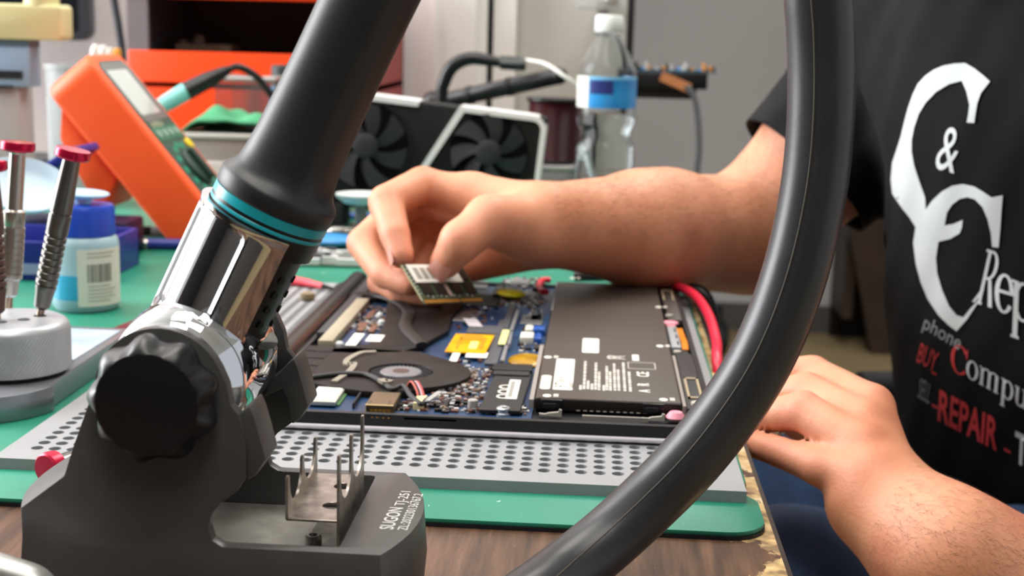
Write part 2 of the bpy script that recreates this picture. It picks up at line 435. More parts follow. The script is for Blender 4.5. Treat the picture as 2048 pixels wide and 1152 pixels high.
# ================================================================== hot-air gun in its weighted stand (foreground left)
stand_m = mat('dark_gray_casting', '#4f4e4d', 0.4, 0.25, var=0.06, scale=90, bump=0.08, bscale=900)
black_p = mat('black_plastic', '#121214', 0.36, bump=0.05, bscale=700)
grip_m = mat('soft_black_grip', '#232427', 0.44, var=0.06, scale=50, bump=0.04, bscale=900)
chrome = mat('chrome', '#d8dadd', 0.045, 1.0)
gloss_blk = mat('glossy_black', '#08080a', 0.08, coat=0.6)
teal = mat('teal_ring', '#19a0ad', 0.3)
sheet_m = mat('dusty_sheet_steel', '#8f857c', 0.34, 0.85, color2='#b5aca2', scale=220, bump=0.1, bscale=600)
white_ink = mat('white_ink', '#dcdcd8', 0.5)

st = thing('gun_stand', 'dark gray cast stand with black fluted knob holding the hot-air gun', 'stand', (-11.8, 44.2, 0))
PVX, PVZ, PVY = -13.05, 8.83, 44.15
prof = [(-18.9, 0), (-18.9, 4.62), (-17.5, 5.0), (-16.12, 6.08), (-15.85, 6.9)]
prof += [(PVX+2.05*math.cos(math.radians(a)), PVZ+2.05*math.sin(math.radians(a))) for a in range(178, 20, -9)]
prof += [(-10.98, 9.2), (-10.86, 8.55), (-10.6, 8.25), (-10.47, 7.7), (-10.4, 7.0), (-10.42, 6.3), (-10.72, 5.82), (-11.2, 5.45), (-11.5, 5.05), (-11.62, 4.6), (-11.5, 4.2), (-11.2, 4.02), (-11.0, 4.0), (-4.8, 4.0), (-4.8, 0)]
base = obj('base', prism(prof, 39.0, 49.5, 'y'), stand_m, st)
def plan(g=0.0):
    out = []
    for k in range(13):
        t = k/12; y = 40.13+8.07*t
        out.append((-6.24+(1.0*(1-(2*t-1)**2)) - 0.35*t, y))
    out += [(-17.3, 48.2)]
    for k in range(1, 12):
        t = 1-k/12; y = 40.13+8.07*t
        out.append((-17.5-0.95*(1-(2*t-1)**2), y))
    out += [(-17.53, 40.13)]
    cx, cy = -11.8, 44.16
    return [(cx+(x-cx)*(1-g/6.2), cy+(y-cy)*(1-g/4.0)) for x, y in out]
lv = [(-0.5, 0.55), (0.0, 0.5), (0.5, 0.16), (1.2, -0.02), (2.4, -0.12), (4.0, 0.0), (12.0, 0.0)]
PV, PF = [], []
for z, g in lv: PV += [(x, y, z) for x, y in plan(g)]
npn = len(plan())
for j in range(len(lv)-1):
    for i in range(npn):
        k = (i+1) % npn; PF.append((j*npn+i, j*npn+k, (j+1)*npn+k, (j+1)*npn+i))
PF += [tuple(range(npn-1, -1, -1)), tuple((len(lv)-1)*npn+i for i in range(npn))]
boolean(base, (PV, PF), 'INTERSECT')
boolean(base, prism(rrect(-16.5, -7.6, 40.63, 47.72, 0.12, 2), 2.7, 13), 'DIFFERENCE')
finish(base, 0.07, 2)
# thick cradle rims inside each arm, with the ear at the open side
def rim_poly(y):
    up = [aty(px, py, 46.5) for px, py in ((588, 717), (571, 731), (553, 751), (533, 765), (510, 777), (471, 784), (440, 778))]
    dn = [aty(px, py, 46.5) for px, py in ((440, 818), (494, 812), (518, 798), (545, 786), (565, 777), (575, 800), (584, 848), (600, 838), (617, 812), (606, 770), (596, 735))]
    return [(p[0], p[2]) for p in up+dn]
for y0, y1 in ((46.45, 48.1), (40.25, 41.85)):
    obj('cradle_rim', prism(rim_poly(y0), y0, y1, 'y'), stand_m, st, bevel=0.06)
# knob: ten scallops
def kmod(t, j): return 1-(0.055+0.055*math.cos(9*t+0.4))*(0 if j < 1 or j > 5 else 1)
kn = obj('knob', lathe([(1.2, 0), (1.75, 0.12), (1.98, 0.3), (2.0, 0.62), (1.93, 0.95), (1.72, 1.22), (1.56, 1.34), (1.5, 1.36), (0.05, 1.36)], 120, (PVX, 40.16, PVZ), (0, -1, 0), rmod=kmod), black_p, st, angle=50)
obj('washer', lathe([(1.45, 0), (1.45, 0.35)], 48, (PVX, 40.3, PVZ), (0, -1, 0)), stand_m, st)
# chrome hub between the arms and the chrome cup that takes the gun
D_ = Vector((0.4285, 0, 0.9036)); P_ = Vector((0.9036, 0, -0.4285)); PVT = Vector((PVX, PVY, PVZ)); Y_ = Vector((0, 1, 0))
def G(p, y, s): return PVT + P_*p + Y_*y + D_*s
obj('hub', lathe([(1.55, -3.4), (1.75, -3.35), (1.8, -2.75), (2.0, -2.65), (2.25, -2.2), (2.4, -1.2), (2.44, 0), (2.4, 1.2), (2.25, 2.2), (2.0, 2.65), (1.8, 2.75), (1.75, 3.35), (1.55, 3.4)], 64, PVT, (0, 1, 0)), chrome, st, angle=60)
def sstep(a, b, x):
    t = min(1, max(0, (x-a)/(b-a))); return t*t*(3-2*t)
V, F = [], []; NA, NS = 110, 60
s0, s1 = 0.2, 5.45
for j in range(NS+1):
    s = s0+(s1-s0)*j/NS
    for i in range(NA+1):
        a = -54-(360-54-66)*i/NA; ar = math.radians(a)
        r = 2.17
        da = a+129
        w = sstep(1.35, 1.65, s)*(1-sstep(4.95, 5.2, s))
        if abs(da) < 43:
            flat = 1.63/math.cos(math.radians(da)); e = min(1, (43-abs(da))/3.5)
            r = r-(r-min(r, flat)+0.05*e)*w
        r += 0.05*math.exp(-((s-5.4)/0.1)**2)
        V.append(tuple(G(r*math.cos(ar), r*math.sin(ar), s)))
for j in range(NS):
    for i in range(NA):
        F.append((j*(NA+1)+i, j*(NA+1)+i+1, (j+1)*(NA+1)+i+1, (j+1)*(NA+1)+i))
n0 = len(V)
for j in range(NS+1):
    s = s0+(s1-s0)*j/NS
    for i in range(NA+1):
        ar = math.radians(-54-(360-54-66)*i/NA); V.append(tuple(G(1.97*math.cos(ar), 1.97*math.sin(ar), s)))
for j in range(NS):
    for i in range(NA):
        F.append(tuple(reversed((n0+j*(NA+1)+i, n0+j*(NA+1)+i+1, n0+(j+1)*(NA+1)+i+1, n0+(j+1)*(NA+1)+i))))
for i in range(NA):
    F.append((i, n0+i, n0+i+1, i+1)); q = NS*(NA+1); F.append((q+i, q+i+1, n0+q+i+1, n0+q+i))
for j in range(NS):
    F.append((j*(NA+1), (j+1)*(NA+1), n0+(j+1)*(NA+1), n0+j*(NA+1))); e = j*(NA+1)+NA; F.append((e, n0+e, n0+e+NA+1, e+NA+1))
obj('chrome_cup', (V, F), chrome, st, angle=40)
# spare-tip rack: bent sheet steel with pronged walls, on two socket screws
T = 0.09
def pronged(x, zb, zt, dz, y0, y1, notch):
    """wall in the y-z plane at x: three rounded prongs with deep U notches between them; far end taller by dz."""
    pts = [(y0, zb), (y0, zt)]; L = y1-y0; pw = 0.30
    c = [y0+0.15, y0+L*0.5, y1-0.15]
    top = lambda y: zt+dz*(y-y0)/L
    out = [(y0, zb)]
    for k in range(3):
        l, r = c[k]-pw/2, c[k]+pw/2
        if k > 0: out.append((l, top(c[k])-0.12))
        else: out.append((l, top(c[k])-0.12))
        out += [(l+0.05, top(c[k])), (r-0.05, top(c[k])), (r, top(c[k])-0.12)]
        if k < 2:
            a0, a1 = r, c[k+1]-pw/2; m = (a0+a1)/2; R = (a1-a0)/2
            for q in range(0, 13):
                t = math.pi*q/12; out.append((m-R*math.cos(t), notch+R*0.9*(1-math.sin(t))))
    out.append((y1, zb))
    return prism(out, x, x+T, 'x')
fz = 4.35
rack = obj('tip_rack', join(pronged(-9.62, fz-0.04, 5.72, 0.0, 42.0, 46.7, 4.62)), sheet_m, st, angle=25)
obj('rack_wall', pronged(-7.95, 3.0, 6.5, 0.08, 42.0, 46.7, 4.75), sheet_m, rack, angle=25)
floor_o = prism(rrect(-9.62, -7.9, 42.0, 46.7, 0.05, 2), fz-T, fz)
fl = obj('rack_floor', floor_o, sheet_m, rack)
for cy in (43.4, 45.4): boolean(fl, cyl((-8.35, cy, 3.9), (-8.35, cy, 4.9), 0.33), 'DIFFERENCE')
finish(fl, 0.015, 1)
obj('rack_foot', box(-9.35, -7.9, 41.0, 46.8, 2.7, 2.86), mat('dusty_dark_steel', '#5d5953', 0.5, 0.3, color2='#8b857a', scale=200), rack)
obj('pocket_floor', box(-16.3, -7.65, 40.66, 47.68, 2.66, 2.74), mat('dusty_lit_floor', '#8f8c84', 0.5, 0.2, color2='#a5a298', scale=120), st, smooth=False)  # added dusty plate, its colour lightened to stand in for light in the pocket
for (sx_, sy_) in ((-9.0, 43.45), (-9.05, 41.75)):
    sc_ = obj('socket_screw', ring(0.13, 0.275, 0, 0.42, 30, (sx_, sy_, 2.86)), mat('screw_steel', '#77726b', 0.3, 0.9), st, bevel=0.03)
    obj('socket', cyl((sx_, sy_, 2.86), (sx_, sy_, 3.05), 0.135, n=6), black_p, sc_)
obj('lettering', textat('SUGON', (-6.18, 42.35, 4.0), (0.02, 1, 0), (-1, 0.02, 0), 2.1, 0.66, bold=0.006), white_ink, st, smooth=False, fix=False)
obj('lettering', textat('TJ-251', (-6.14, 44.65, 4.0), (0.02, 1, 0), (-1, 0.02, 0), 1.5, 0.50), white_ink, st, smooth=False, fix=False)
obj('lettering', textat('ZL:202230136767.2', (-5.72, 42.35, 4.0), (0.02, 1, 0), (-1, 0.02, 0), 3.6, 0.46), white_ink, st, smooth=False, fix=False)

# ---- the gun itself
gun = thing('hot_air_gun', 'black hot-air gun with teal ring and thick black hose, clamped in the stand', 'hot air gun', tuple(G(0, 0, -1.2)))
def gmod(t, j): return 1+0.022*math.cos(4*(t-0.5)) if j > 3 else 1
hprof = [(1.94, 6.05), (1.98, 6.12), (1.99, 6.55), (1.93, 6.68), (1.78, 6.8), (1.64, 7.05), (1.56, 7.5), (1.5, 8.3), (1.46, 9.5), (1.44, 11), (1.44, 13), (1.48, 15.5), (1.55, 17.5), (1.45, 18.4), (1.15, 18.8)]
obj('handle', lathe(hprof, 72, PVT, D_, rmod=gmod), grip_m, gun, angle=50)
seam_dir = (Vector((0.45, -0.89, 0)))
def on_handle(s, ang, off=0.0):
    a = math.radians(ang); r = float(np.interp(s, [q[1] for q in hprof], [q[0] for q in hprof]))+off
    return G(r*math.cos(a), r*math.sin(a), s)
obj('parting_line', tube([on_handle(s, -52, 0.0) for s in np.linspace(6.9, 18, 40)], 0.018, 6), mat('grip_edge', '#3a3a3c', 0.5), gun)
obj('teal_ring', lathe([(1.9, 5.72), (1.955, 5.74), (1.955, 6.03), (1.9, 6.06)], 72, PVT, D_), teal, gun)
obj('collar', lathe([(1.72, 4.72), (1.9, 4.8), (1.93, 5.3), (1.93, 5.75)], 72, PVT, D_), black_p, gun)
obj('teal_band', lathe([(1.935, 5.5), (1.95, 5.52), (1.95, 5.6), (1.935, 5.62)], 72, PVT, D_, cap=False), teal, gun)
obj('barrel', lathe([(1.2, -0.6), (1.45, -0.5), (1.6, 0.2), (1.66, 4.8)], 64, PVT, D_), black_p, gun)
for k in range(4):
    for a in (-30, 0, 25):
        ar = math.radians(a); p = G(1.62*math.cos(ar), 1.62*math.sin(ar), 2.4+0.55*k)
        q = G(1.69*math.cos(ar), 1.69*math.sin(ar), 2.4+0.55*k)
        obj('vent', cyl(p, q, 0.13, n=10), mat('vent_dark', '#020202', 0.6), gun)
obj('nozzle_collar', lathe([(1.7, -1.0), (2.02, -0.9), (2.1, 0.2), (2.15, 1.5), (2.1, 1.75), (1.7, 1.8)], 64, PVT, D_), gloss_blk, gun)
hp = [(-5.1, 44.15, 25.4), (-3.0, 44.4, 30.2), (0.6, 45.4, 33.0), (4.4, 46.4, 30.5)]
hp += [tuple(aty(px, py, y)) for px, py, y in ((1622, -110, 47.2), (1638, 20, 47.4), (1643, 130, 47.5), (1641, 240, 47.5), (1632, 345, 47.5), (1615, 445, 47.5), (1589, 548, 47.5),
        (1553, 650, 47.5), (1507, 745, 47.5), (1448, 835, 47.4), (1378, 922, 47.3), (1298, 1003, 47.1), (1208, 1085, 46.4), (1110, 1162, 45.0), (1005, 1240, 42.6), (915, 1318, 39.6))]
hp += [(-6.2, 35.5, 1.22), (-11, 30.5, 1.2), (-18, 27, 1.2)]
hose_p = spline(hp, 190)
hose_m = mat('black_hose_rubber', '#343538', 0.34, var=0.12, scale=40, bump=0.05, bscale=500)
hose = obj('hose', tube(hose_p, 1.13, 40), hose_m, gun, angle=60)
sp = []
for i, p in enumerate(hose_p):
    d = Vector(hose_p[min(i+1, 189)]-hose_p[max(i-1, 0)]).normalized(); c = Vector((0.12, -1, 0.1)); c = (c-d*c.dot(d)).normalized(); l = d.cross(c)
    if l.x > 0 and i < 120: l = -l
    sp.append(tuple(Vector(p)+(l*0.46+c*0.888)*1.125))
obj('hose_seam', tube(sp[30:150], 0.03, 6), mat('hose_seam_rubber', '#453f36', 0.7), hose)
# ================================================================== the opened laptop, upside down, long side running away from the viewer
lx0, lx1, ly0, ly1 = -17.0, 6.15, 63.45, 99.6
RIM = 1.8
lap_blk = mat('laptop_black', '#17181b', 0.42, var=0.06, scale=80)
lap_in = mat('laptop_inner_black', '#1d1c1d', 0.55, var=0.08, scale=60)
alu = mat('brushed_aluminium', '#d6d2d8', 0.4, 0.1)
brown_blk = mat('brown_black_plastic', '#1a1210', 0.55, var=0.08, scale=40, spec=0.3)
lab_w = mat('white_label', '#dcdad2', 0.55)
ink_g = mat('label_print_gray', '#8d8b84', 0.6)
ink_l = mat('battery_print', '#b8b3ab', 0.6)
foam = mat('gray_foam', '#8a8275', 0.8, var=0.06, scale=80)
gold = mat('gold_contact', '#c9963a', 0.35, 0.8)
solder = mat('solder_silver', '#b9bcc0', 0.35, 0.8)
pcb_b = mat('blue_circuit_board', '#122c4c', 0.42, color2='#1a4068', scale=60)
lap = thing('laptop', 'black laptop lying upside down with its bottom cover off', 'laptop', ((lx0+lx1)/2, (ly0+ly1)/2, PT))
def rc(a, b2, z):
    """rectangle from two photograph corners (near-left, far-right) lying at height z."""
    p, q = atz(*a, z), atz(*b2, z)
    return min(p[0], q[0]), max(p[0], q[0]), min(p[1], q[1]), max(p[1], q[1])
def slab(name, a, b2, z0, z1, m, parent=lap, bevel=0.03, **k):
    x0, x1, y0, y1 = rc(a, b2, z1); return obj(name, box(x0, x1, y0, y1, z0, z1), m, parent, bevel=bevel, seg=1, **k)
# lid (bottom-most) with bright edge, and the body shell
obj('lid', prism(rrect(lx0+0.1, lx1-0.1, ly0+0.15, ly1-0.1, 0.5), PT, 1.0), lap_blk, lap, bevel=0.03)
obj('lid_edge', prism(rrect(lx0, lx1, ly0-0.2, ly1, 0.55), 0.97, 1.2), alu, lap, bevel=0.09)
obj('palm_rest', prism(rrect(lx0+0.05, lx1-0.05, ly0+0.02, ly1-0.05, 0.5), 1.2, 1.27), lap_blk, lap, bevel=0.03)
shell = obj('body_shell', prism(rrect(lx0, lx1, ly0, ly1, 0.55), 1.27, RIM), lap_blk, lap)
boolean(shell, prism(rrect(lx0+0.75, lx1-0.3, ly0+0.35, ly1-0.4, 0.35), 1.38, 3), 'DIFFERENCE')
# openings in the near side wall: USB port and card slot
u0, u1 = aty(735, 822, ly0), aty(785, 838, ly0)
boolean(shell, box(u0[0], u1[0], ly0-1, ly0+0.38, max(1.33, u1[2]), min(1.74, u0[2])), 'DIFFERENCE')
c0, c1 = aty(808, 835, ly0), aty(913, 844, ly0)
boolean(shell, box(c0[0], c1[0], ly0-1, ly0+0.3, c1[2], c0[2]), 'DIFFERENCE')
finish(shell, 0.025, 1)
for k in range(4):
    x = aty(629+15*k, 820, ly0)[0]; obj('battery_gauge_dot', cyl((x, ly0+0.01, 1.55), (x, ly0-0.012, 1.55), 0.05, n=10), mat('vent_dark', '#020202', 0.6), lap)
ui = obj('usb_port', box(u0[0]+0.06, u1[0]-0.06, ly0+0.12, ly0+0.37, 1.38, 1.47), mat('usb_tongue', '#3a3430', 0.5), lap)
for k in range(4):
    x = u0[0]+0.2+k*(u1[0]-u0[0]-0.4)/3; obj('contact', ball((x, ly0+0.14, 1.55), 0.1, 10, 8), gold, ui)
obj('card_reader', box(c0[0], c1[0], ly0+0.29, ly0+0.34, 1.36, 1.75), mat('vent_dark', '#020202', 0.6), lap)
# hinge barrel and hinge-side strip (left)
hz = 2.0
pA, pB = atz(725, 555, hz), atz(548, 724, hz)
obj('hinge_cover', tube([(-17.2, 99.2, 1.62), (-17.2, 64.2, 1.62)], 0.72, 24), mat('hinge_black', '#141113', 0.3), lap)
obj('hinge_strip', box(-16.3, -15.6, 79.6, 98.0, 1.5, 2.06), mat('dark_gray_plastic', '#333336', 0.5), lap, bevel=0.03)
obj('hinge_foam', box(-15.75, -14.9, 77.3, 90.3, 1.5, 2.1), mat('beige_foam', '#9a8f7c', 0.8, var=0.05, scale=60), lap, bevel=0.04)
# motherboard
pcb = obj('motherboard', box(-14.8, -2.75, 64.0, 99.1, 1.4, 1.62), pcb_b, lap, smooth=False)
# near fan: brown-black housing, round mouth, vanes, hub
fc = atz(802, 741, 2.0); fx, fy = fc[0], fc[1]
fr = 2.85
fan_o = [(-14.6, 68.4), (-13.2, 67.6), (-11.5, 67.0), (-9.6, 66.75)]
fan_o += [(fx+3.75*math.cos(math.radians(a)), fy+3.6*math.sin(math.radians(a))) for a in range(-62, 50, 8)]
fan_o += [(fx+0.5, fy+4.6), (fx-3.5, fy+5.0), (-14.6, fy+4.6)]
fan = obj('fan', prism(fan_o, 1.5, 1.98), brown_blk, lap)
boolean(fan, cyl((fx, fy, 1.62), (fx, fy, 3), 1.72, n=64), 'DIFFERENCE')
finish(fan, 0.06, 2)
obj('rotor_hub', lathe([(1.08, 1.6), (1.12, 1.7), (1.12, 1.93), (1.05, 1.98), (0.42, 1.985)], 48, (fx, fy, 0)), mat('rotor_gray', '#6f6f74', 0.35), fan)
obj('hub_sticker', cyl((fx, fy, 1.985), (fx, fy, 2.0), 0.45, n=32), mat('hub_brown', '#4a332c', 0.5), fan)
vg = []
for k in range(44):
    a = 2*math.pi*k/44; c, s = math.cos(a), math.sin(a); p0 = (fx+1.1*c, fy+1.1*s); a2 = a+0.22; p1 = (fx+1.66*math.cos(a2), fy+1.66*math.sin(a2))
    vg.append(strip([(p0[0], p0[1], 1.78), (p1[0], p1[1], 1.78)], 0.26, 0.02, up=(c, s, 0)))
obj('rotor_vanes', join(*vg), mat('vane_gray', '#55565a', 0.4), fan, kind='stuff', smooth=False)
# exhaust duct fins left of the fan
obj('exhaust_duct', box(-16.1, -14.6, 67.6, 76.6, 1.5, 1.95), brown_blk, lap, bevel=0.04)
for k in range(5): obj('duct_rib', box(-16.0, -14.65, 68.4+1.7*k, 68.5+1.7*k, 1.94, 1.99), lap_in, lap, smooth=False)
# foam gasket that zig-zags over the fan corner
obj('gasket', strip([tuple(atz(px, py, 2.04)) for px, py in ((752, 704), (722, 706), (695, 720), (694, 730), (708, 727), (700, 742), (668, 764))], 0.34, 0.12, m=24), foam, fan, smooth=False)
# heat sink plate and heat pipe over the processors
hs = [atz(px, py, 1.98) for px, py in ((625, 702), (700, 706), (800, 704), (843, 690), (897, 660), (905, 630), (925, 612), (930, 585), (900, 572), (790, 572), (775, 600), (770, 640), (760, 662), (740, 688), (690, 692))]
obj('heat_sink', prism([(p[0], p[1]) for p in hs], 1.62, 1.98), mat('heat_sink_brown', '#0e0a09', 0.55, var=0.12, scale=40, spec=0.25), lap, bevel=0.05)
hp2 = [tuple(atz(px, py, 2.02)) for px, py in ((712, 588), (760, 592), (800, 606), (818, 625), (812, 655), (845, 690))]
obj('heat_pipe', tube(hp2, 0.42, 16, m=40, flat=((0, 0, 1), 0.42)), mat('heat_pipe_black', '#0f0b0a', 0.5), lap)
ft = atz(770, 575, 1.95)
obj('rear_fan', prism([(ft[0]+3.6*math.cos(math.radians(a))*1.0, ft[1]+4.0*math.sin(math.radians(a))) for a in range(0, 360, 12)], 1.5, 1.96), brown_blk, lap, bevel=0.05)
# labels on the heat sink and boards
def sticker(a, b2, z, parent=lap, m=lab_w, name='label', t=0.02, skew=0.0):
    x0, x1, y0, y1 = rc(a, b2, z)
    return obj(name, prism([(x0, y0), (x1, y0), (x1+skew, y1), (x0+skew, y1)], z-t, z), m, parent, smooth=False)
for a, b2 in (((690, 690), (730, 667)), ((730, 682), (770, 670))):
    s_ = sticker(a, b2, 2.0); x0, x1, y0, y1 = rc(a, b2, 2.0)
    for k in range(4): obj('print_line', box(x0+0.12, x1-0.12, y0+(y1-y0)*(0.2+0.18*k), y0+(y1-y0)*(0.26+0.18*k), 2.0, 2.006), ink_g, s_, smooth=False)
# wireless card, its socket, metal port shells
wf = slab('wireless_card', (612, 806), (702, 776), 1.62, 1.72, mat('green_card', '#4f7a4a', 0.5))
x0, x1, y0, y1 = rc((612, 802), (692, 774), 1.95)
obj('shield', box(x0, x1, y0+0.1, y1, 1.72, 1.93), mat('shield_tin', '#c9cbc2', 0.35, 0.6), wf, bevel=0.03)
sticker((618, 797), (686, 776), 1.95, wf)
slab('card_socket', (704, 806), (727, 778), 1.5, 1.92, lap_in)
hd = slab('port_shell', (730, 808), (803, 785), 1.62, 2.06, mat('brass_shell', '#7a6a4e', 0.32, 0.85), bevel=0.05)
x0, x1, y0, y1 = rc((730, 808), (803, 785), 2.06)
for k in range(5): obj('shell_leg', box(x0+0.25+k*(x1-x0-0.6)/4, x0+0.4+k*(x1-x0-0.6)/4, y0-0.06, y0, 1.62, 1.8), gold, hd, smooth=False)
for k, (dx, dy) in enumerate(((0.2, 0.15), (0.2, 0.5), (-0.3, 0.15), (-0.3, 0.5))):
    xx = x0+dx if dx > 0 else x1+dx; obj('shell_hole', cyl((xx, y0+dy, 2.05), (xx, y0+dy, 2.068), 0.06, n=10), black_p, hd)
cn = slab('fan_connector', (826, 805), (855, 790), 1.62, 2.02, mat('ivory_plastic', '#d8c99a', 0.5))
for k, (c, dx) in enumerate((('#c65a4d', 0), ('#141416', 0.12), ('#d8a0a8', 0.24), ('#b04848', 0.36))):
    p0 = atz(812+3*k, 776, 1.9); p1 = atz(822+4*k, 763, 2.35); p2 = atz(832+4*k, 778, 2.2); p3 = atz(836+4*k, 792, 2.0)
    obj('fan_wire', tube([p0, p1, p2, p3], 0.05, 6, m=16), mat('wire'+c, c, 0.5), cn)
# flat black antenna cable crossing the fan, held by a clip, then looping to the connector
ac = [tuple(atz(px, py, z)) for px, py, z in ((596, 760, 2.05), (640, 752, 2.1), (690, 747, 2.12), (735, 750, 2.12), (768, 766, 2.2), (784, 778, 2.1), (806, 772, 2.2), (822, 792, 2.1), (842, 808, 1.95), (852, 800, 1.9))]
obj('antenna_cable', tube(ac, 0.13, 10, m=60), mat('cable_dark_gray', '#2d2d2f', 0.5), lap)
obj('cable_clip', strip([tuple(atz(px, py, 2.28)) for px, py in ((762, 760), (772, 765), (780, 762))], 0.4, 0.16, m=8), foam, lap)
obj('pull_tab', strip([tuple(atz(px, py, z)) for px, py, z in ((853, 806, 1.9), (856, 800, 2.1), (880, 783, 2.25))], 0.28, 0.03, m=10), mat('clear_gray_tab', '#9a9a98', 0.4), lap)
p = atz(945, 815, 1.8); obj('rubber_post', lathe([(0.24, 1.6), (0.26, 1.7), (0.25, 2.12), (0.2, 2.16)], 24, (p[0], p[1]+0.2, 0)), mat('gray_rubber', '#9b9794', 0.7), lap)
# solid-state drive with black sticker, ringed label, mounting screw
x0, x1, y0, y1 = rc((962, 818), (1062, 746), 1.92)
ssd = obj('solid_state_drive', prism([(x0-0.1, y0), (x1-0.15, y0), (x1+0.05, y1), (x0+0.15, y1)], 1.72, 1.9), mat('ssd_black', '#1b1919', 0.5), lap, bevel=0.02, seg=1)
sk = sticker((1010, 797), (1042, 760), 1.925, ssd)
x0, x1, y0, y1 = rc((1010, 797), (1042, 760), 1.925)
obj('barcode', join(*[box(x0+0.42, x1-0.1, y0+0.25+0.16*k, y0+0.25+0.16*k+0.04+0.04*(k % 3 == 0), 1.925, 1.932) for k in range(int((y1-y0-0.5)/0.16))]), ink_g, sk, smooth=False)
obj('print_block', box(x0+0.1, x0+0.32, y0+0.3, y1-0.3, 1.925, 1.931), ink_g, sk, smooth=False)
for k in range(3):
    yy = y0+0.35+k*0.95; obj('label_ring', xf(ring(0.22, 0.32, 0, 0.012, 28), Matrix.Translation((x0-0.12, yy+0.1, 1.905)) @ Matrix.Diagonal((1.1, 1.25, 1, 1))), lab_w, sk)
p = atz(1007, 816, 1.95); sw = obj('mounting_screw', lathe([(0.4, 1.62), (0.4, 1.72), (0.34, 1.75), (0.34, 1.95), (0.28, 2.0)], 28, (p[0], p[1], 0)), solder, lap)
obj('screw_head', lathe([(0.16, 2.0), (0.16, 2.05), (0.1, 2.07)], 20, (p[0], p[1], 0)), solder, sw)
slab('drive_connector', (986, 747), (1062, 735), 1.62, 2.0, lap_in)
slab('connector_frame', (985, 737), (1066, 729), 1.62, 2.08, lap_blk)
# memory sockets: dark frames, bright latch rails, yellow insulating film and labels
for a, b2, zt in (((968, 726), (1022, 640), 1.78), ((1008, 640), (1032, 608), 1.8), ((932, 664), (1010, 652), 1.85)):
    slab('memory_socket', a, b2, 1.62, zt, mat('socket_gray', '#4a4b50', 0.5))
for a, b2 in (((1004, 725), (1013, 694)), ((1017, 692), (1022, 668)), ((1022, 664), (1036, 622))):
    p0, p1 = atz(*a, 2.0), atz(*b2, 2.0); obj('latch_rail', strip([p0, p1], 0.2, 0.25), solder, lap, smooth=False)
yl, nt, b, tc = nodes_mat('yellow_film', 0.35)
ck = nd(nt, 'TexNoise', Scale=70.0, Detail=2.0); nt.links.new(tc.outputs['Object'], ck.inputs['Vector'])
r1 = ramp(nt, (0.45, '#e0a400'), (0.62, '#d08c00')); nt.links.new(ck.outputs['Fac'], r1.inputs['Fac']); nt.links.new(r1.outputs['Color'], b.inputs['Base Color'])
yf = sticker((889, 703), (984, 670), 1.9, m=yl, name='yellow_film', t=0.05, skew=0.15)
for a, b2 in (((910, 697), (925, 675)), ((957, 697), (973, 675)), ((920, 678), (966, 671))):
    sticker(a, b2, 1.915, yf, mat('amber_patch', '#c08015', 0.4), 'amber_patch')
sticker((936, 697), (958, 683), 1.925, yf, mat('pale_yellow', '#e6d27a', 0.5), 'pale_spot')
sticker((898, 722), (921, 706), 1.86, name='white_tape'); sticker((930, 714), (977, 705), 1.86, name='white_tape')
sticker((996, 688), (1019, 660), 1.95, m=mat('pale_yellow_label', '#d8cf86', 0.55), name='pale_yellow_label')
o = sticker((938, 652), (972, 638), 1.9, name='white_tab', m=mat('pale_tab', '#b9b4b8', 0.5), skew=-0.6)
# coloured parts right of the sockets
p = atz(1078, 663, 1.9); obj('blue_connector', join(bxc((p[0], p[1]+0.5, 1.8), (0.7, 1.1, 0.5)), bxc((p[0]-0.05, p[1]-1.6, 1.75), (0.55, 1.2, 0.4)), cyl((p[0], p[1]-0.5, 1.75), (p[0], p[1]-0.9, 1.75), 0.2, n=10)), mat('blue_plastic', '#1f4f9e', 0.4), lap, bevel=0.05)
p = atz(1056, 668, 1.9); obj('white_plug', join(bxc((p[0], p[1]-1.0, 1.85), (0.8, 1.5, 0.5)), bxc((p[0], p[1]+1.6, 1.8), (0.5, 1.3, 0.4))), mat('white_plastic', '#cfcdc0', 0.5), lap, bevel=0.08)
p = atz(1056, 718, 1.8); obj('amber_tape', xf(ball((0, 0, 0), 1.0, 16, 10, (1.15, 1.5, 0.22)), Matrix.Translation((p[0], p[1], 1.72))), mat('amber_film', '#8a6510', 0.25, color2='#b98d1c', scale=150), lap)
slab('black_chip', (1093, 696), (1068, 688), 1.62, 1.85, lap_in)
p = atz(1022, 582, 2.2); obj('yellow_plug', xf(ball((0, 0, 0), 1.0, 18, 10, (0.95, 1.3, 0.3)), Matrix.Translation((p[0], p[1], 2.05)) @ Matrix.Rotation(0.5, 4, 'Z')), mat('bright_yellow', '#c8bd12', 0.45), lap)
for a, b2, zt, m in (((860, 605), (1000, 590), 1.8, lap_in), ((985, 588), (1010, 570), 2.0, black_p), ((1065, 575), (1080, 560), 2.0, lap_in), ((1040, 592), (1075, 583), 1.75, mat('socket_gray', '#4a4b50', 0.5)), ((930, 575), (980, 562), 1.7, mat('tin_gray', '#77787a', 0.4, 0.5)), ((1020, 570), (1060, 558), 1.75, mat('tin_gray', '#77787a', 0.4, 0.5))):
    slab('module_block', a, b2, 1.62, zt, m)
for a, b2 in (((1040, 646), (1088, 630)), ((905, 640), (960, 622)), ((1060, 640), (1086, 625))):
    slab('tin_shield', a, b2, 1.62, 1.72, mat('tin_gray', '#77787a', 0.4, 0.5))
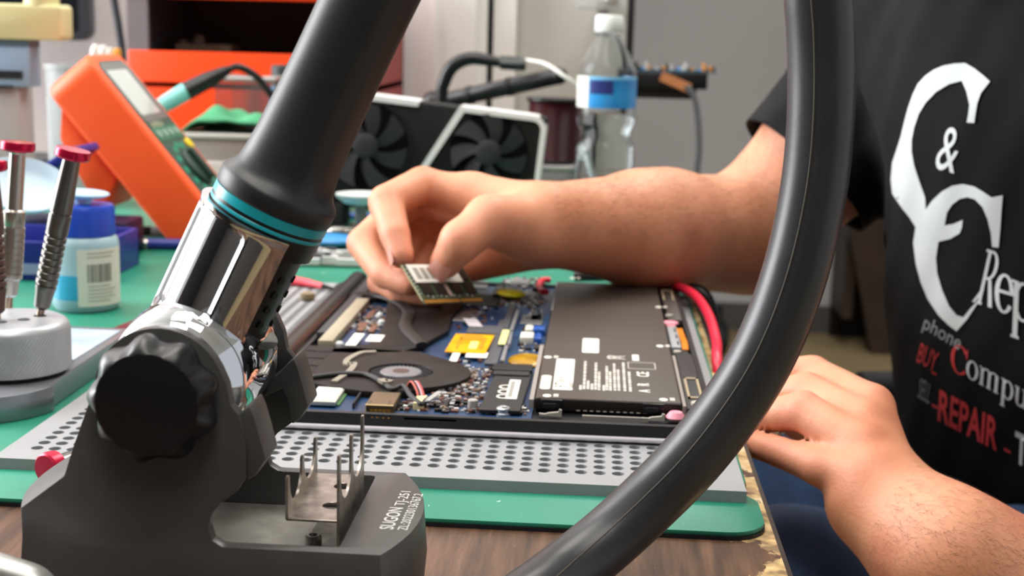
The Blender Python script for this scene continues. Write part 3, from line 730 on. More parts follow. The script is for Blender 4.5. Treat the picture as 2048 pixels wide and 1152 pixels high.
# hundreds of small soldered components
cmats = [mat('comp_tan', '#8a7560', 0.5), solder, mat('comp_white', '#c6c8c8', 0.4), mat('comp_black', '#18181a', 0.4), mat('comp_brown', '#6b4638', 0.5)]
cells = [((858, 812), (960, 735), 420), ((940, 800), (985, 735), 90), ((640, 690), (712, 640), 120), ((680, 660), (790, 618), 150), ((912, 660), (1000, 600), 60), ((1030, 728), (1090, 600), 110), ((985, 612), (1090, 558), 260), ((965, 826), (1060, 815), 90), ((735, 818), (960, 808), 160), ((895, 725), (985, 700), 40)]
CV, CF, CM = [], [], []
for a, b2, n in cells:
    x0, x1, y0, y1 = rc(a, b2, 1.65)
    for k in range(n):
        w, h, t = random.choice([(0.10, 0.18, 0.09), (0.16, 0.10, 0.09), (0.22, 0.2, 0.16), (0.12, 0.1, 0.08), (0.34, 0.3, 0.12)])
        x, y = random.uniform(x0, x1), random.uniform(y0, y1); mi = random.choice([0, 1, 1, 1, 2, 2, 2, 3, 4])
        if w > 0.3: mi = random.choice([3, 3, 4])
        g = bxc((x, y, 1.62+t/2), (w, h, t)); oo = len(CV); CV += g[0]; CF += [tuple(i+oo for i in f) for f in g[1]]; CM += [mi]*6
obj('soldered_components', (CV, CF), None, pcb, smooth=False, mats=cmats, fmat=CM, kind='stuff', fix=False)
for px, py, r in ((656, 688, 0.28), (679, 688, 0.26), (715, 630, 0.2), (763, 644, 0.22), (760, 630, 0.2), (783, 658, 0.18), (1078, 591, 0.2), (693, 652, 0.2)):
    p = atz(px, py, 1.8); obj('solder_stud', lathe([(r, 1.6), (r, 1.85), (r*0.6, 1.95)], 14, (p[0], p[1], 0)), mat('comp_white', '#c6c8c8', 0.4), pcb)
for a, b2 in (((728, 636), (752, 622)), ((713, 652), (738, 644)), ((735, 662), (757, 650)), ((712, 660), (733, 652))):
    slab('power_chip', a, b2, 1.62, 1.8, mat('comp_brown', '#6b4638', 0.5), pcb)
# ---- battery
bz = 2.14
bx0, bx1, by0, by1 = -2.65, 4.57, 66.5, 99.0
bat = obj('battery', prism(rrect(bx0, bx1, by0, by1, 0.12, 2), 1.5, bz), mat('battery_gray_brown', '#453d38', 0.45, var=0.03, scale=10, spec=0.3), lap, bevel=0.05)
obj('battery_end', box(bx0+0.02, bx1-0.02, by0-0.05, by0+0.05, 1.52, bz-0.05), mat('battery_black', '#1d1715', 0.4), bat, bevel=0.02)
obj('battery_rail', box(bx0-0.3, bx0-0.08, 66.4, 78.6, 1.5, 2.05), mat('pale_rail', '#8e8782', 0.5), lap, smooth=False)
obj('battery_rail', box(bx1+0.06, bx1+0.22, 66.3, 77.2, 1.5, 2.05), mat('pale_rail', '#8e8782', 0.5), lap, smooth=False)
for n in range(11): obj('end_slot', box(-0.6+n*0.33, -0.42+n*0.33, by0-0.09, by0-0.04, 1.55, 1.58), ink_l, bat, smooth=False)
for bxx in (bx0+0.3, bx1-1.9):
    cl = obj('clip', join(box(bxx, bxx+1.05, by0-0.28, by0-0.05, 1.62, bz-0.02), box(bxx+0.1, bxx+0.75, by0-0.4, by0-0.28, 1.65, 1.95)), black_p, bat, bevel=0.04)
    obj('bracket', prism([(bxx-0.05, 1.5), (bxx+1.05, 1.5), (bxx+1.05, 1.82), (bxx+0.93, 1.86), (bxx+0.88, 1.72), (bxx+0.4, 1.66), (bxx+0.25, 1.6), (bxx-0.05, 1.62)], by0-1.1, by0-0.95, 'y'), mat('pale_bracket', '#a8a49a', 0.5), lap, smooth=False)
def blabel(a, b2, r=0.12):
    x0, x1, y0, y1 = rc(a, b2, bz)
    return obj('label', prism(rrect(x0, x1, y0, y1, r, 3), bz, bz+0.012), lab_w, bat, smooth=False), (x0, x1, y0, y1)
l1, (x0, x1, y0, y1) = blabel((1105, 779), (1150, 719))
for s_, f, sz in (('97Wh', 0.62, 0.95), ('Battery', 0.9, 0.42)):
    obj('print', textat(s_, (x0+(x1-x0)*f+0.1, y0+0.4, bz+0.012), (0, 1, 0), (-1, 0, 0), None, sz), mat('label_ink_dark', '#4d4c48', 0.6), l1, smooth=False, fix=False)
l2, r2 = blabel((1079, 778), (1104, 751), 0.25)
for k in range(4): obj('print_line', box(r2[0]+0.14+0.12*k, r2[0]+0.19+0.12*k, r2[2]+0.3, r2[3]-0.3, bz+0.012, bz+0.018), ink_g, l2, smooth=False)
l3, r3 = blabel((1164, 705), (1198, 678))
x0, x1, y0, y1 = r3
for k in range(3): obj('print_block', box(x0+0.2, x0+0.58, y0+0.45+0.62*k, y0+0.72+0.62*k, bz+0.012, bz+0.018), ink_g, l3, smooth=False)
def pos(px, py): return atz(px, py, bz+0.004)
for px, ya, yb in ((1158, 779, 770), (1166, 778, 722), (1173, 778, 761), (1181, 779, 767), (1189, 779, 725), (1196, 780, 743), (1205, 781, 770), (1212, 780, 731), (1219, 781, 743), (1228, 781, 727), (1236, 781, 739), (1248, 782, 725), (1259, 783, 742)):
    p0, p1 = pos(px, ya), pos(px-2, yb); L = p1[1]-p0[1]
    if L > 2.2:
        segs, yq, kq = [], p0[1], int(px)
        while yq < p1[1]-0.15:
            lq = 0.35+0.22*(kq % 4); segs.append(box(p0[0]-0.02, p0[0]+0.12, yq, min(yq+lq, p1[1]), bz, bz+0.006)); yq += lq+0.12; kq = kq*7+3
        obj('print_lines', join(*segs), ink_l, bat, smooth=False, kind='stuff')
    else: obj('print_line', box(p0[0], p0[0]+0.14, p0[1], p1[1], bz, bz+0.006), ink_l, bat, smooth=False)
# crossed-out bin sign, approval marks and index dots printed on the pack
b0, b1 = pos(1210, 722), pos(1258, 708)
ym = (b0[1]+b1[1])/2
obj('bin_sign', join(box(b0[0]+0.15, b1[0]-0.3, ym-0.35, ym-0.22, bz, bz+0.006), box(b0[0]+0.15, b1[0]-0.3, ym+0.22, ym+0.35, bz, bz+0.006), xf(ring(0.13, 0.26, 0, 0.006, 20), Matrix.Translation((b0[0]+0.35, ym, bz))),
    xf(box(-0.62, 0.62, -0.045, 0.045, 0, 0.007), Matrix.Translation(((b0[0]+b1[0])/2, ym, bz)) @ Matrix.Rotation(0.75, 4, 'Z')), xf(box(-0.62, 0.62, -0.045, 0.045, 0, 0.007), Matrix.Translation(((b0[0]+b1[0])/2, ym, bz)) @ Matrix.Rotation(-0.75, 4, 'Z'))), ink_l, bat, smooth=False)
x0, x1, y0, y1 = rc((1265, 721), (1277, 710), bz); obj('bin_bar', box(x0, x1, y0, y1, bz, bz+0.006), lab_w, bat, smooth=False)
p0, p1 = pos(1256, 737), pos(1310, 726)
obj('approval_frame', join(box(p0[0], p1[0], p0[1], p0[1]+0.07, bz, bz+0.006), box(p0[0], p1[0], p1[1]-0.07, p1[1], bz, bz+0.006), box(p0[0], p0[0]+0.05, p0[1], p1[1], bz, bz+0.006), box(p1[0]-0.05, p1[0], p0[1], p1[1], bz, bz+0.006)), ink_l, bat, smooth=False)
for s_, px, py, sz in (('CE', 1298, 754, 0.9), ('R', 1298, 772, 0.85), ('A', 1300, 785, 0.8)):
    p = pos(px, py); obj('print', textat(s_, (p[0], p[1], bz), (0, 1, 0), (-1, 0, 0), None, sz, bold=0.02), lab_w, bat, smooth=False, fix=False)
for px, py in ((1096, 714), (1094, 791), (1317, 614), (1320, 692), (1327, 799), (1265, 562), (1145, 556), (1322, 568)):
    p = pos(px, py); g = xf(ball((0, 0, 0), 1, 12, 6, (0.22, 0.28, 0.01)), Matrix.Translation((p[0], p[1], bz+0.004)))
    obj('index_dot', g, lab_w, bat); q = (p[0]+0.32, p[1]+0.1)
    obj('index_mark', box(q[0], q[0]+0.25, q[1]-0.25, q[1]+0.3, bz, bz+0.005), ink_l, bat, smooth=False)
x0, x1, y0, y1 = rc((1103, 621), (1117, 566), bz); obj('pale_strip', box(x0, x1-0.08, y0, y1, bz, bz+0.02), mat('pale_strip', '#a9a4a8', 0.5), bat, smooth=False)
# ---- right-hand side: speakers, connector, grommets
spk = obj('speaker', prism([(bx1+0.25, 66.2), (5.8, 66.2), (5.8, 77.8), (5.45, 79.0), (bx1+0.3, 79.0)], 1.5, 1.98), mat('speaker_black', '#262425', 0.5), lap, bevel=0.06)
p = (5.25, 69.6)
obj('speaker_gasket', join(*[box(*q, 1.98, 2.05) for q in ((4.98, 5.1, 68.0, 72.2), (5.62, 5.74, 68.0, 72.2), (4.98, 5.74, 68.0, 68.25), (4.98, 5.74, 71.95, 72.2))]), mat('tan_gasket', '#9a8a70', 0.6), spk, smooth=False)
obj('post', lathe([(0.3, 1.98), (0.3, 2.12), (0.2, 2.16)], 20, (5.35, 66.9, 0)), mat('pale_bracket', '#a8a49a', 0.5), spk)
obj('post', lathe([(0.22, 1.98), (0.22, 2.1)], 16, (4.98, 78.2, 0)), mat('pale_bracket', '#a8a49a', 0.5), spk)
spk2 = obj('speaker', prism([(bx1+0.35, 87.8), (5.8, 87.8), (5.8, 98.8), (bx1+0.2, 98.8)], 1.5, 1.96), mat('speaker_brown', '#3d3733', 0.5), lap, bevel=0.06)
obj('speaker_gasket', join(box(4.85, 4.98, 94.2, 98.0, 1.96, 2.02), box(5.5, 5.62, 94.2, 98.0, 1.96, 2.02), box(4.85, 5.62, 97.8, 98.0, 1.96, 2.02)), mat('tan_gasket', '#9a8a70', 0.6), spk2, smooth=False)
obj('post', lathe([(0.25, 1.96), (0.25, 2.1)], 16, (5.0, 88.6, 0)), mat('pale_bracket', '#a8a49a', 0.5), spk2)
obj('ribbon_connector', box(4.72, 5.3, 79.6, 85.4, 1.5, 2.0), mat('gray_connector', '#8f9296', 0.45), lap, bevel=0.04)
for k in range(3): obj('connector_slot', box(5.1, 5.2, 80.2+1.8*k, 81.2+1.8*k, 1.99, 2.015), black_p, lap, smooth=False)
obj('ribbon', strip([(5.52, 79.4, 1.9), (5.54, 81, 2.0), (5.5, 83.0, 1.95), (5.45, 84.8, 2.0)], 0.36, 0.06, m=18), mat('orange_ribbon', '#c9761a', 0.3), lap)
pink = mat('pink_rubber', '#d98a9a', 0.5)
obj('grommet', lathe([(0.42, 1.6), (0.5, 1.7), (0.42, 1.8), (0.3, 1.95)], 24, (4.25, 65.55, 0)), pink, lap)
obj('grommet', join(lathe([(0.5, 1.9), (0.52, 2.0), (0.45, 2.05)], 24, (4.98, 86.6, 0)), lathe([(0.3, 1.5), (0.3, 1.95)], 16, (5.0, 86.0, 0))), pink, lap)
obj('shield_strip', box(-0.3, 2.9, 65.0, 65.15, 1.5, 1.72), mat('pale_rail', '#8e8782', 0.5), lap, smooth=False)
obj('wire_stub', tube([tuple(atz(px, py, 2.1)) for px, py in ((1100, 560), (1085, 561), (1079, 570), (1083, 581), (1094, 584))], 0.22, 10, m=20), mat('red_insulation', '#e0243f', 0.4), lap)
# ================================================================== the technician
# Skin surfaces are grown from joint positions: tapered limbs blended into one smooth surface, then meshed.
def cone(p, a, b2, ra, rb, flat=None):
    a, b2 = np.asarray(a, float), np.asarray(b2, float); ab = b2-a
    t = np.clip(((p-a) @ ab)/(ab @ ab), 0, 1)
    q = p-a-t[:, None]*ab
    if flat is not None:
        m = np.asarray(flat[0], float); m = m/np.linalg.norm(m); q = q+((flat[1]-1)*(q @ m))[:, None]*m
    return np.sqrt((q*q).sum(1))-(ra+t*(rb-ra))
def smin(a, b2, k):
    h = np.clip(0.5+0.5*(b2-a)/k, 0, 1); return b2*(1-h)+a*h-k*h*(1-h)
def chain(p, pts, rs, k=0.25):
    d = None
    for i in range(len(pts)-1):
        c = cone(p, pts[i], pts[i+1], rs[i], rs[i+1]); d = c if d is None else smin(d, c, k)
    return d
def grow(fn, lo, hi, h, coarse=5, band=2.2):
    """surface of fn = 0 by naive surface nets on a grid of step h, refined only near the surface."""
    lo, hi = np.asarray(lo, float), np.asarray(hi, float)
    nc = np.ceil((hi-lo)/(h*coarse)).astype(int)
    H = h*coarse
    g = np.stack(np.meshgrid(*[np.arange(n+1) for n in nc], indexing='ij'), -1).reshape(-1, 3)
    dc = fn(lo+g*H).reshape(nc+1)
    n = nc*coarse+1
    D = np.empty(n, np.float32)
    idx = np.minimum(np.arange(nc[0]*coarse+1)//coarse, nc[0]); idy = np.minimum(np.arange(n[1])//coarse, nc[1]); idz = np.minimum(np.arange(n[2])//coarse, nc[2])
    D[:] = dc[np.ix_(idx, idy, idz)]
    near = np.abs(D) < band*H
    pts = np.argwhere(near)
    for s in range(0, len(pts), 400000):
        q = pts[s:s+400000]; D[q[:, 0], q[:, 1], q[:, 2]] = fn(lo+q*h)
    S = D < 0
    c = np.zeros(np.array(S.shape)-1, np.int8)
    for i in (0, 1):
        for j in (0, 1):
            for k in (0, 1): c += S[i:S.shape[0]-1+i, j:S.shape[1]-1+j, k:S.shape[2]-1+k]
    cells = np.argwhere((c > 0) & (c < 8)); vid = -np.ones(c.shape, np.int32); vid[cells[:, 0], cells[:, 1], cells[:, 2]] = np.arange(len(cells))
    P = np.zeros((len(cells), 3)); W = np.zeros(len(cells))
    cor = [(i, j, k) for i in (0, 1) for j in (0, 1) for k in (0, 1)]
    for a in cor:
        for ax in range(3):
            if a[ax] == 0:
                b2 = list(a); b2[ax] = 1
                da = D[cells[:, 0]+a[0], cells[:, 1]+a[1], cells[:, 2]+a[2]]; db = D[cells[:, 0]+b2[0], cells[:, 1]+b2[1], cells[:, 2]+b2[2]]
                x = (da < 0) != (db < 0); t = np.where(x, da/np.where(x, da-db, 1), 0)
                pt = np.array(a, float)[None, :].repeat(len(cells), 0); pt[:, ax] += t
                P += pt*x[:, None]; W += x
    P = lo+(cells+P/W[:, None])*h
    F = []
    for ax in range(3):
        sl0 = [slice(None)]*3; sl1 = [slice(None)]*3; sl0[ax] = slice(0, -1); sl1[ax] = slice(1, None)
        A, B = S[tuple(sl0)], S[tuple(sl1)]; e = np.argwhere(A != B)
        u, v = [(1, 2), (2, 0), (0, 1)][ax]
        e = e[(e[:, u] > 0) & (e[:, v] > 0) & (e[:, u] < S.shape[u]-1) & (e[:, v] < S.shape[v]-1)]
        def id_(du, dv):
            q = e.copy(); q[:, u] -= du; q[:, v] -= dv; return vid[q[:, 0], q[:, 1], q[:, 2]]
        quad = np.stack([id_(1, 1), id_(0, 1), id_(0, 0), id_(1, 0)], 1)
        inside = A[e[:, 0], e[:, 1], e[:, 2]]
        quad[~inside] = quad[~inside][:, ::-1]; F.append(quad)
    F = np.concatenate(F); F = F[(F >= 0).all(1)]
    # two gentle relaxation passes
    for _ in range(3):
        s = np.zeros_like(P); w = np.zeros(len(P))
        for k in range(4):
            i, j = F[:, k], F[:, (k+1) % 4]; np.add.at(s, i, P[j]); np.add.at(s, j, P[i]); np.add.at(w, i, 1); np.add.at(w, j, 1)
        P = 0.5*P+0.5*s/np.maximum(w, 1)[:, None]
    return P, F
def PX(*js): return [aty(px, py, y) for px, py, y in js]

skin, nt, b, tc = nodes_mat('skin', 0.55)
n1 = nd(nt, 'TexNoise', Scale=16.0, Detail=4.0); nt.links.new(tc.outputs['Object'], n1.inputs['Vector'])
r1 = ramp(nt, (0.3, '#c6825f'), (0.55, '#d19272'), (0.75, '#c87b61')); nt.links.new(n1.outputs['Fac'], r1.inputs['Fac'])
at_ = nt.nodes.new('ShaderNodeAttribute'); at_.attribute_name = 'flush'
am_ = nd(nt, 'Math', operation='MULTIPLY'); am_.inputs[1].default_value = 0.75; nt.links.new(at_.outputs['Fac'], am_.inputs[0])
mxs = nd(nt, 'MixRGB'); nt.links.new(am_.outputs['Value'], mxs.inputs['Fac']); nt.links.new(r1.outputs['Color'], mxs.inputs['Color1']); mxs.inputs['Color2'].default_value = (*lin('#cc7c62'), 1)
nt.links.new(mxs.outputs['Color'], b.inputs['Base Color'])
b.inputs['Subsurface Weight'].default_value = 0.12; b.inputs['Subsurface Radius'].default_value = (1.0, 0.35, 0.2); b.inputs['Subsurface Scale'].default_value = 0.004
n2 = nd(nt, 'TexNoise', Scale=420.0, Detail=4.0); nt.links.new(tc.outputs['Object'], n2.inputs['Vector'])
n3 = nd(nt, 'TexVoronoi', Scale=600.0); nt.links.new(tc.outputs['Object'], n3.inputs['Vector'])
ad = nd(nt, 'Math', operation='ADD'); nt.links.new(n2.outputs['Fac'], ad.inputs[0]); nt.links.new(n3.outputs['Distance'], ad.inputs[1])
bp = nd(nt, 'Bump'); bp.inputs['Strength'].default_value = 0.18; bp.inputs['Distance'].default_value = 0.0005; nt.links.new(ad.outputs['Value'], bp.inputs['Height']); nt.links.new(bp.outputs['Normal'], b.inputs['Normal'])
nail_m = mat('fingernail', '#d89a8c', 0.25, coat=0.3)

per = thing('person', 'person in black printed T-shirt and jeans holding a memory module over the laptop', 'person', (36, 96, FLOOR_Z))

# ---- memory module: measured corners, thumb rests on its label
Q0, Q1, Q2 = aty(850, 607, 84.0), aty(958, 603, 89.4), aty(795, 528, 84.9)
mu = (Q1-Q0)/np.linalg.norm(Q1-Q0); mw = (Q2-Q0)-mu*((Q2-Q0) @ mu); mw /= np.linalg.norm(mw); mn = np.cross(mu, mw)
ML, MW = 6.76, 3.0
def mod(a, b2, c=0.0): return Q0+mu*a+mw*b2+mn*c
TH = mod(3.3, 2.35, 0.0)             # where the thumb presses
# ---- right hand and arm
R_wr = aty(1085, 448, 93.0); R_el = aty(1492, 470, 110.0); R_sh = aty(1960, -10, 114.0)
R_idx = PX((845, 370, 95.5), (772, 405, 91.0), (790, 470, 88.6), (803, 513, 87.6))
R_mid = PX((822, 400, 97.5), (727, 487, 92.5), (770, 548, 89.5), (822, 568, 88.0))
R_rng = PX((838, 440, 99.0), (766, 563, 93.5), (805, 588, 90.5), (868, 592, 89.3))
R_pky = PX((868, 478, 99.5), (815, 570, 95.5), (855, 588, 93.0), (905, 586, 91.5))
R_thb = [aty(1030, 455, 91.5), aty(978, 440, 88.8), aty(922, 482, 87.0), TH+mn*0.9+mu*0.1+mw*0.15]
palm_pts = PX((1030, 430, 94.0), (945, 395, 95.0), (860, 375, 95.5), (930, 440, 97.0), (860, 410, 97.5), (880, 450, 98.5), (960, 480, 97.5), (895, 480, 99.0))
def right_limb(p):
    arm = cone(p, R_wr, R_wr*0.45+R_el*0.55, 2.75, 4.45)
    arm = smin(arm, cone(p, R_wr*0.55+R_el*0.45, R_el, 4.1, 4.75), 1.5)
    arm = smin(arm, cone(p, R_el+(R_sh-R_el)*0.03, R_el*0.55+R_sh*0.45, 4.6, 5.3), 1.4)
    return smin(arm, cone(p, R_el*0.6+R_sh*0.4, R_sh, 5.3, 6.2), 2.0)
def right_hand(p, arm):
    pl = cone(p, R_wr, palm_pts[1], 2.6, 1.75)
    pl = smin(pl, cone(p, palm_pts[1], R_idx[0], 1.6, 1.12), 0.6)
    pl = smin(pl, cone(p, palm_pts[0], R_mid[0], 1.9, 1.1), 0.7)
    pl = smin(pl, cone(p, palm_pts[6], R_rng[0], 1.9, 1.05), 0.7)
    pl = smin(pl, cone(p, palm_pts[6], R_pky[0], 1.8, 1.0), 0.7)
    pl = smin(pl, cone(p, aty(1062, 478, 95), aty(945, 522, 95.5), 2.2, 1.5), 0.8)
    hand = smin(arm, pl, 1.0)
    th = chain(p, R_thb, (2.0, 1.5, 1.34, 1.05), 0.4)
    th = smin(th, cone(p, R_wr*0.6+R_thb[0]*0.4, R_thb[1], 2.2, 1.5), 0.6)
    out = smin(hand, th, 0.55)
    for f, rs in ((R_idx, (1.3, 1.2, 1.0, 0.84)), (R_mid, (1.25, 1.15, 1.0, 0.84)), (R_rng, (1.2, 1.1, 0.96, 0.82)), (R_pky, (1.05, 0.95, 0.85, 0.72))):
        out = np.minimum(out, smin(hand, chain(p, f, rs, 0.16), 0.45))
    return out
# ---- left hand and arm: back of the hand up, fingers reaching over the bench edge to the laptop
L_wr = aty(1762, 1004, 64.0); L_fa = aty(1895, 1115, 61.0); L_el = aty(2290, 1330, 62.0)
L_idx = PX((1742, 814, 69), (1626, 748, 73), (1540, 742, 74), (1468, 744, 74.3))
L_mid = PX((1728, 848, 67), (1612, 782, 70.5), (1530, 795, 72), (1470, 815, 73))
L_rng = PX((1722, 893, 65), (1606, 822, 67.5), (1530, 832, 69.5), (1475, 850, 71))
L_pky = PX((1732, 945, 63.6), (1640, 934, 65), (1560, 904, 67), (1500, 888, 68.5))
L_thb = PX((1775, 965, 68), (1715, 905, 71.5), (1650, 865, 73), (1590, 850, 73.8))
L_up = np.array([50.0, 70.0, 2.0])
def left_limb(p):
    arm = cone(p, L_wr, L_fa, 2.6, 3.1); arm = smin(arm, cone(p, L_fa, L_el, 3.1, 4.6), 1.2)
    return smin(arm, cone(p, L_el, L_up, 4.8, 5.6), 1.5)
def left_hand(p, arm):
    pl = None
    for f, r in ((L_idx, 1.15), (L_mid, 1.12), (L_rng, 1.08), (L_pky, 1.02)):
        c = cone(p, L_wr*0.75+f[0]*0.25, f[0], 1.9, r); pl = c if pl is None else smin(pl, c, 0.7)
    hand = smin(arm, pl, 0.9)
    th = chain(p, L_thb, (1.5, 1.15, 1.0, 0.8), 0.3)
    out = smin(hand, th, 0.6)
    for f, rs in ((L_idx, (1.16, 0.98, 0.84, 0.72)), (L_mid, (1.15, 1.0, 0.88, 0.74)), (L_rng, (1.1, 1.02, 0.86, 0.72)), (L_pky, (1.02, 0.95, 0.78, 0.66))):
        k = chain(p, f, rs, 0.15)
        k = smin(k, np.sqrt(((p-f[1])**2).sum(1))-rs[1]*1.03, 0.12)
        out = np.minimum(out, smin(hand, k, 0.4))
    return out
# ---- torso frame: tt = person's right-to-left (reading direction of the print), nn = facing direction, uu = up along the spine
tt = np.array([0.49, -0.85, -0.2]); tt /= np.linalg.norm(tt)
nn = np.array([-0.866, -0.5, -0.52]); nn -= tt*(nn @ tt); nn /= np.linalg.norm(nn)
uu = np.cross(nn, tt); uu /= np.linalg.norm(uu)
TC = aty(2160, 420, 100.0)           # middle of the chest
def tf(a, b2, c): return TC+tt*a+nn*b2+uu*c
NECK = tf(0, 0.5, 26)
HEADC = tf(0, 5.5, 39)
L_sh = tf(18.5, -1, 15.5)
def core(p):
    q = np.stack([(p-TC) @ tt, (p-TC) @ nn, (p-TC) @ uu], 1)
    d = cone(p, tf(0, 0, -22), tf(0, 0, 8), 13.0, 13.5, (nn, 1.25))
    d = smin(d, cone(p, tf(-11, -1, 13), tf(11, -1, 13), 7.5, 7.5), 5)
    d = smin(d, cone(p, tf(0, -1, 16), HEADC, 5.6, 5.4), 2.5)
    # head: skull, jaw, nose, ears
    sk = np.sqrt((((p-tf(0, 4.5, 42)) @ np.stack([tt/7.4, nn/9.4, uu/9.8], 1))**2).sum(1))-1
    d = smin(d, sk*7.4, 1.5)
    jaw = np.sqrt((((p-tf(0, 7.6, 35.5)) @ np.stack([tt/5.6, nn/6.2, uu/6.0], 1))**2).sum(1))-1
    d = smin(d, jaw*5.6, 1.5)
    d = smin(d, cone(p, tf(0, 13.4, 42.5), tf(0, 15.4, 38.6), 0.7, 1.25), 0.7)
    d = smin(d, cone(p, tf(-2.4, 13.0, 35.0), tf(2.4, 13.0, 35.0), 0.85, 0.85), 0.5)
    for s in (-1, 1):
        d = smin(d, cone(p, tf(7.4*s, 3.4, 42.5), tf(7.3*s, 3.8, 38.8), 1.5, 1.0, (tt, 2.0)), 0.4)
        e = np.sqrt(((p-tf(3.1*s, 12.6, 42.2))**2).sum(1))-1.5
        d = -smin(-d, e, 0.6)
        d = smin(d, np.sqrt(((p-tf(3.1*s, 12.0, 42.1))**2).sum(1))-1.2, 0.2)
        d = smin(d, cone(p, tf(1.4*s, 13.4, 44.0), tf(4.6*s, 12.6, 44.3), 0.7, 0.6), 0.6)
    return d
def _bb(ps, g):
    return np.min(ps, axis=0)-g, np.max(ps, axis=0)+g
RBOX = _bb(R_idx+R_mid+R_rng+R_pky+R_thb+[R_wr], 3.5); LBOX = _bb(L_idx+L_mid+L_rng+L_pky+L_thb+[L_wr], 3.5)
def body_f(p):
    ra, la = right_limb(p), left_limb(p)
    for fn, bx_, arr in ((right_hand, RBOX, ra), (left_hand, LBOX, la)):
        k = ((p > bx_[0]) & (p < bx_[1])).all(1)
        if k.any(): arr[k] = fn(p[k], arr[k])
    d = core(p)
    d = smin(d, cone(p, R_sh, tf(-13, -1, 13.5), 6.2, 6.8), 3); d = smin(d, cone(p, L_up, L_sh, 5.5, 6.2), 2)
    return smin(smin(d, ra, 1.5), la, 1.5)
BP, BF = grow(body_f, (-17, 54, -14), (70, 132, 66), 0.25, 5, 1.7)
for _ in range(2):                   # settle the vertices exactly on the surface
    e = 0.05; d0 = body_f(BP); gr = np.stack([body_f(BP+np.eye(3)[k]*e)-d0 for k in range(3)], 1)/e
    BP = BP-np.clip(gr*(d0/np.maximum((gr*gr).sum(1), 0.5))[:, None], -0.06, 0.06)
for _ in range(4):
    s_ = np.zeros_like(BP); w_ = np.zeros(len(BP))
    for k in range(4):
        i_, j_ = BF[:, k], BF[:, (k+1) % 4]; np.add.at(s_, i_, BP[j_]); np.add.at(s_, j_, BP[i_]); np.add.at(w_, i_, 1); np.add.at(w_, j_, 1)
    BP = 0.55*BP+0.45*s_/np.maximum(w_, 1)[:, None]
body = obj('body', (BP.tolist(), BF.tolist()), skin, per, angle=180, fix=False)
fl_ = np.zeros(len(BP))              # knuckles and fingertips are naturally redder
for ch_, rr_ in [(f, 1.05) for f in (R_idx, R_mid, R_rng, R_pky, L_idx, L_mid, L_rng, L_pky)]+[(R_thb[1:], 1.2), (L_thb[1:], 1.2)]:
    for k, j_ in enumerate(ch_): fl_ = np.maximum(fl_, np.exp(-((BP-j_)**2).sum(1)/(rr_*(1.25 if k in (0, len(ch_)-1) else 1.15))**2))
body.data.attributes.new('flush', 'FLOAT', 'POINT').data.foreach_set('value', fl_.astype(np.float32))
RP = LP = BP; kR = (BP[BF[:, 0]][:, 1] > 85) & (BP[BF[:, 0]][:, 0] < 14); kL = BP[BF[:, 0]][:, 1] < 72
RF, LF = BF[kR], BF[kL]
# fingernails
def nail(tip, prev, out, w, l, name='fingernail'):
    tip, prev = np.asarray(tip), np.asarray(prev); d = (tip-prev)/np.linalg.norm(tip-prev); o2 = np.asarray(out, float); o2 = o2-d*(o2 @ d); o2 /= np.linalg.norm(o2); s = np.cross(d, o2)
    M = Matrix(np.stack([s, d, o2], 1).tolist()).to_4x4(); M.translation = Vector(tip)
    V, F = [], []
    for j in range(9):
        for i in range(9):
            u, v = i/4-1, j/4-1; e = (1-0.18*v*v*(1 if v > 0 else 0.5))
            x = u*w/2*e; y = v*l/2+0.06*(1-u*u)*(1 if v > 0 else -0.6)
            V.append((x, y, -0.35*(x/(w/2))**2*w*0.32))
    F = [(j*9+i, j*9+i+1, j*9+i+10, j*9+i+9) for j in range(8) for i in range(8)]
    top = [(v[0], v[1], v[2]+0.05) for v in V]; n = len(V)
    F2 = F+[]; G2 = [tuple(reversed([q+0 for q in f])) for f in F]; F = [tuple(q+n for q in f) for f in F2]+G2
    rim = [i for i in range(9)]+[9*j+8 for j in range(1, 9)]+[72+i for i in range(7, -1, -1)]+[9*j for j in range(7, 0, -1)]
    F += [(rim[k], rim[(k+1) % len(rim)], n+rim[(k+1) % len(rim)], n+rim[k]) for k in range(len(rim))]
    return obj(name, xf((V+top, F), M), nail_m, body)
to_cam = lambda p: (CAM-p)/np.linalg.norm(CAM-p)
o_t = to_cam(TH)*0.8+mn*0.25+np.array([0.1, 0, 0.3])
d_t = (R_thb[3]-R_thb[2])/np.linalg.norm(R_thb[3]-R_thb[2]); o_t = o_t-d_t*(o_t @ d_t); o_t /= np.linalg.norm(o_t)
nail(R_thb[3]+o_t*1.02+d_t*0.25, R_thb[2]+o_t*1.02+d_t*0.25, o_t, 1.4, 1.45)
d_i = (R_idx[3]-R_idx[2])/np.linalg.norm(R_idx[3]-R_idx[2]); o_i = np.array([-0.95, -0.35, -0.1]); o_i = o_i-d_i*(o_i @ d_i); o_i /= np.linalg.norm(o_i)
nail(R_idx[3]+o_i*0.8, R_idx[2]+o_i*0.8, o_i, 1.0, 1.1)
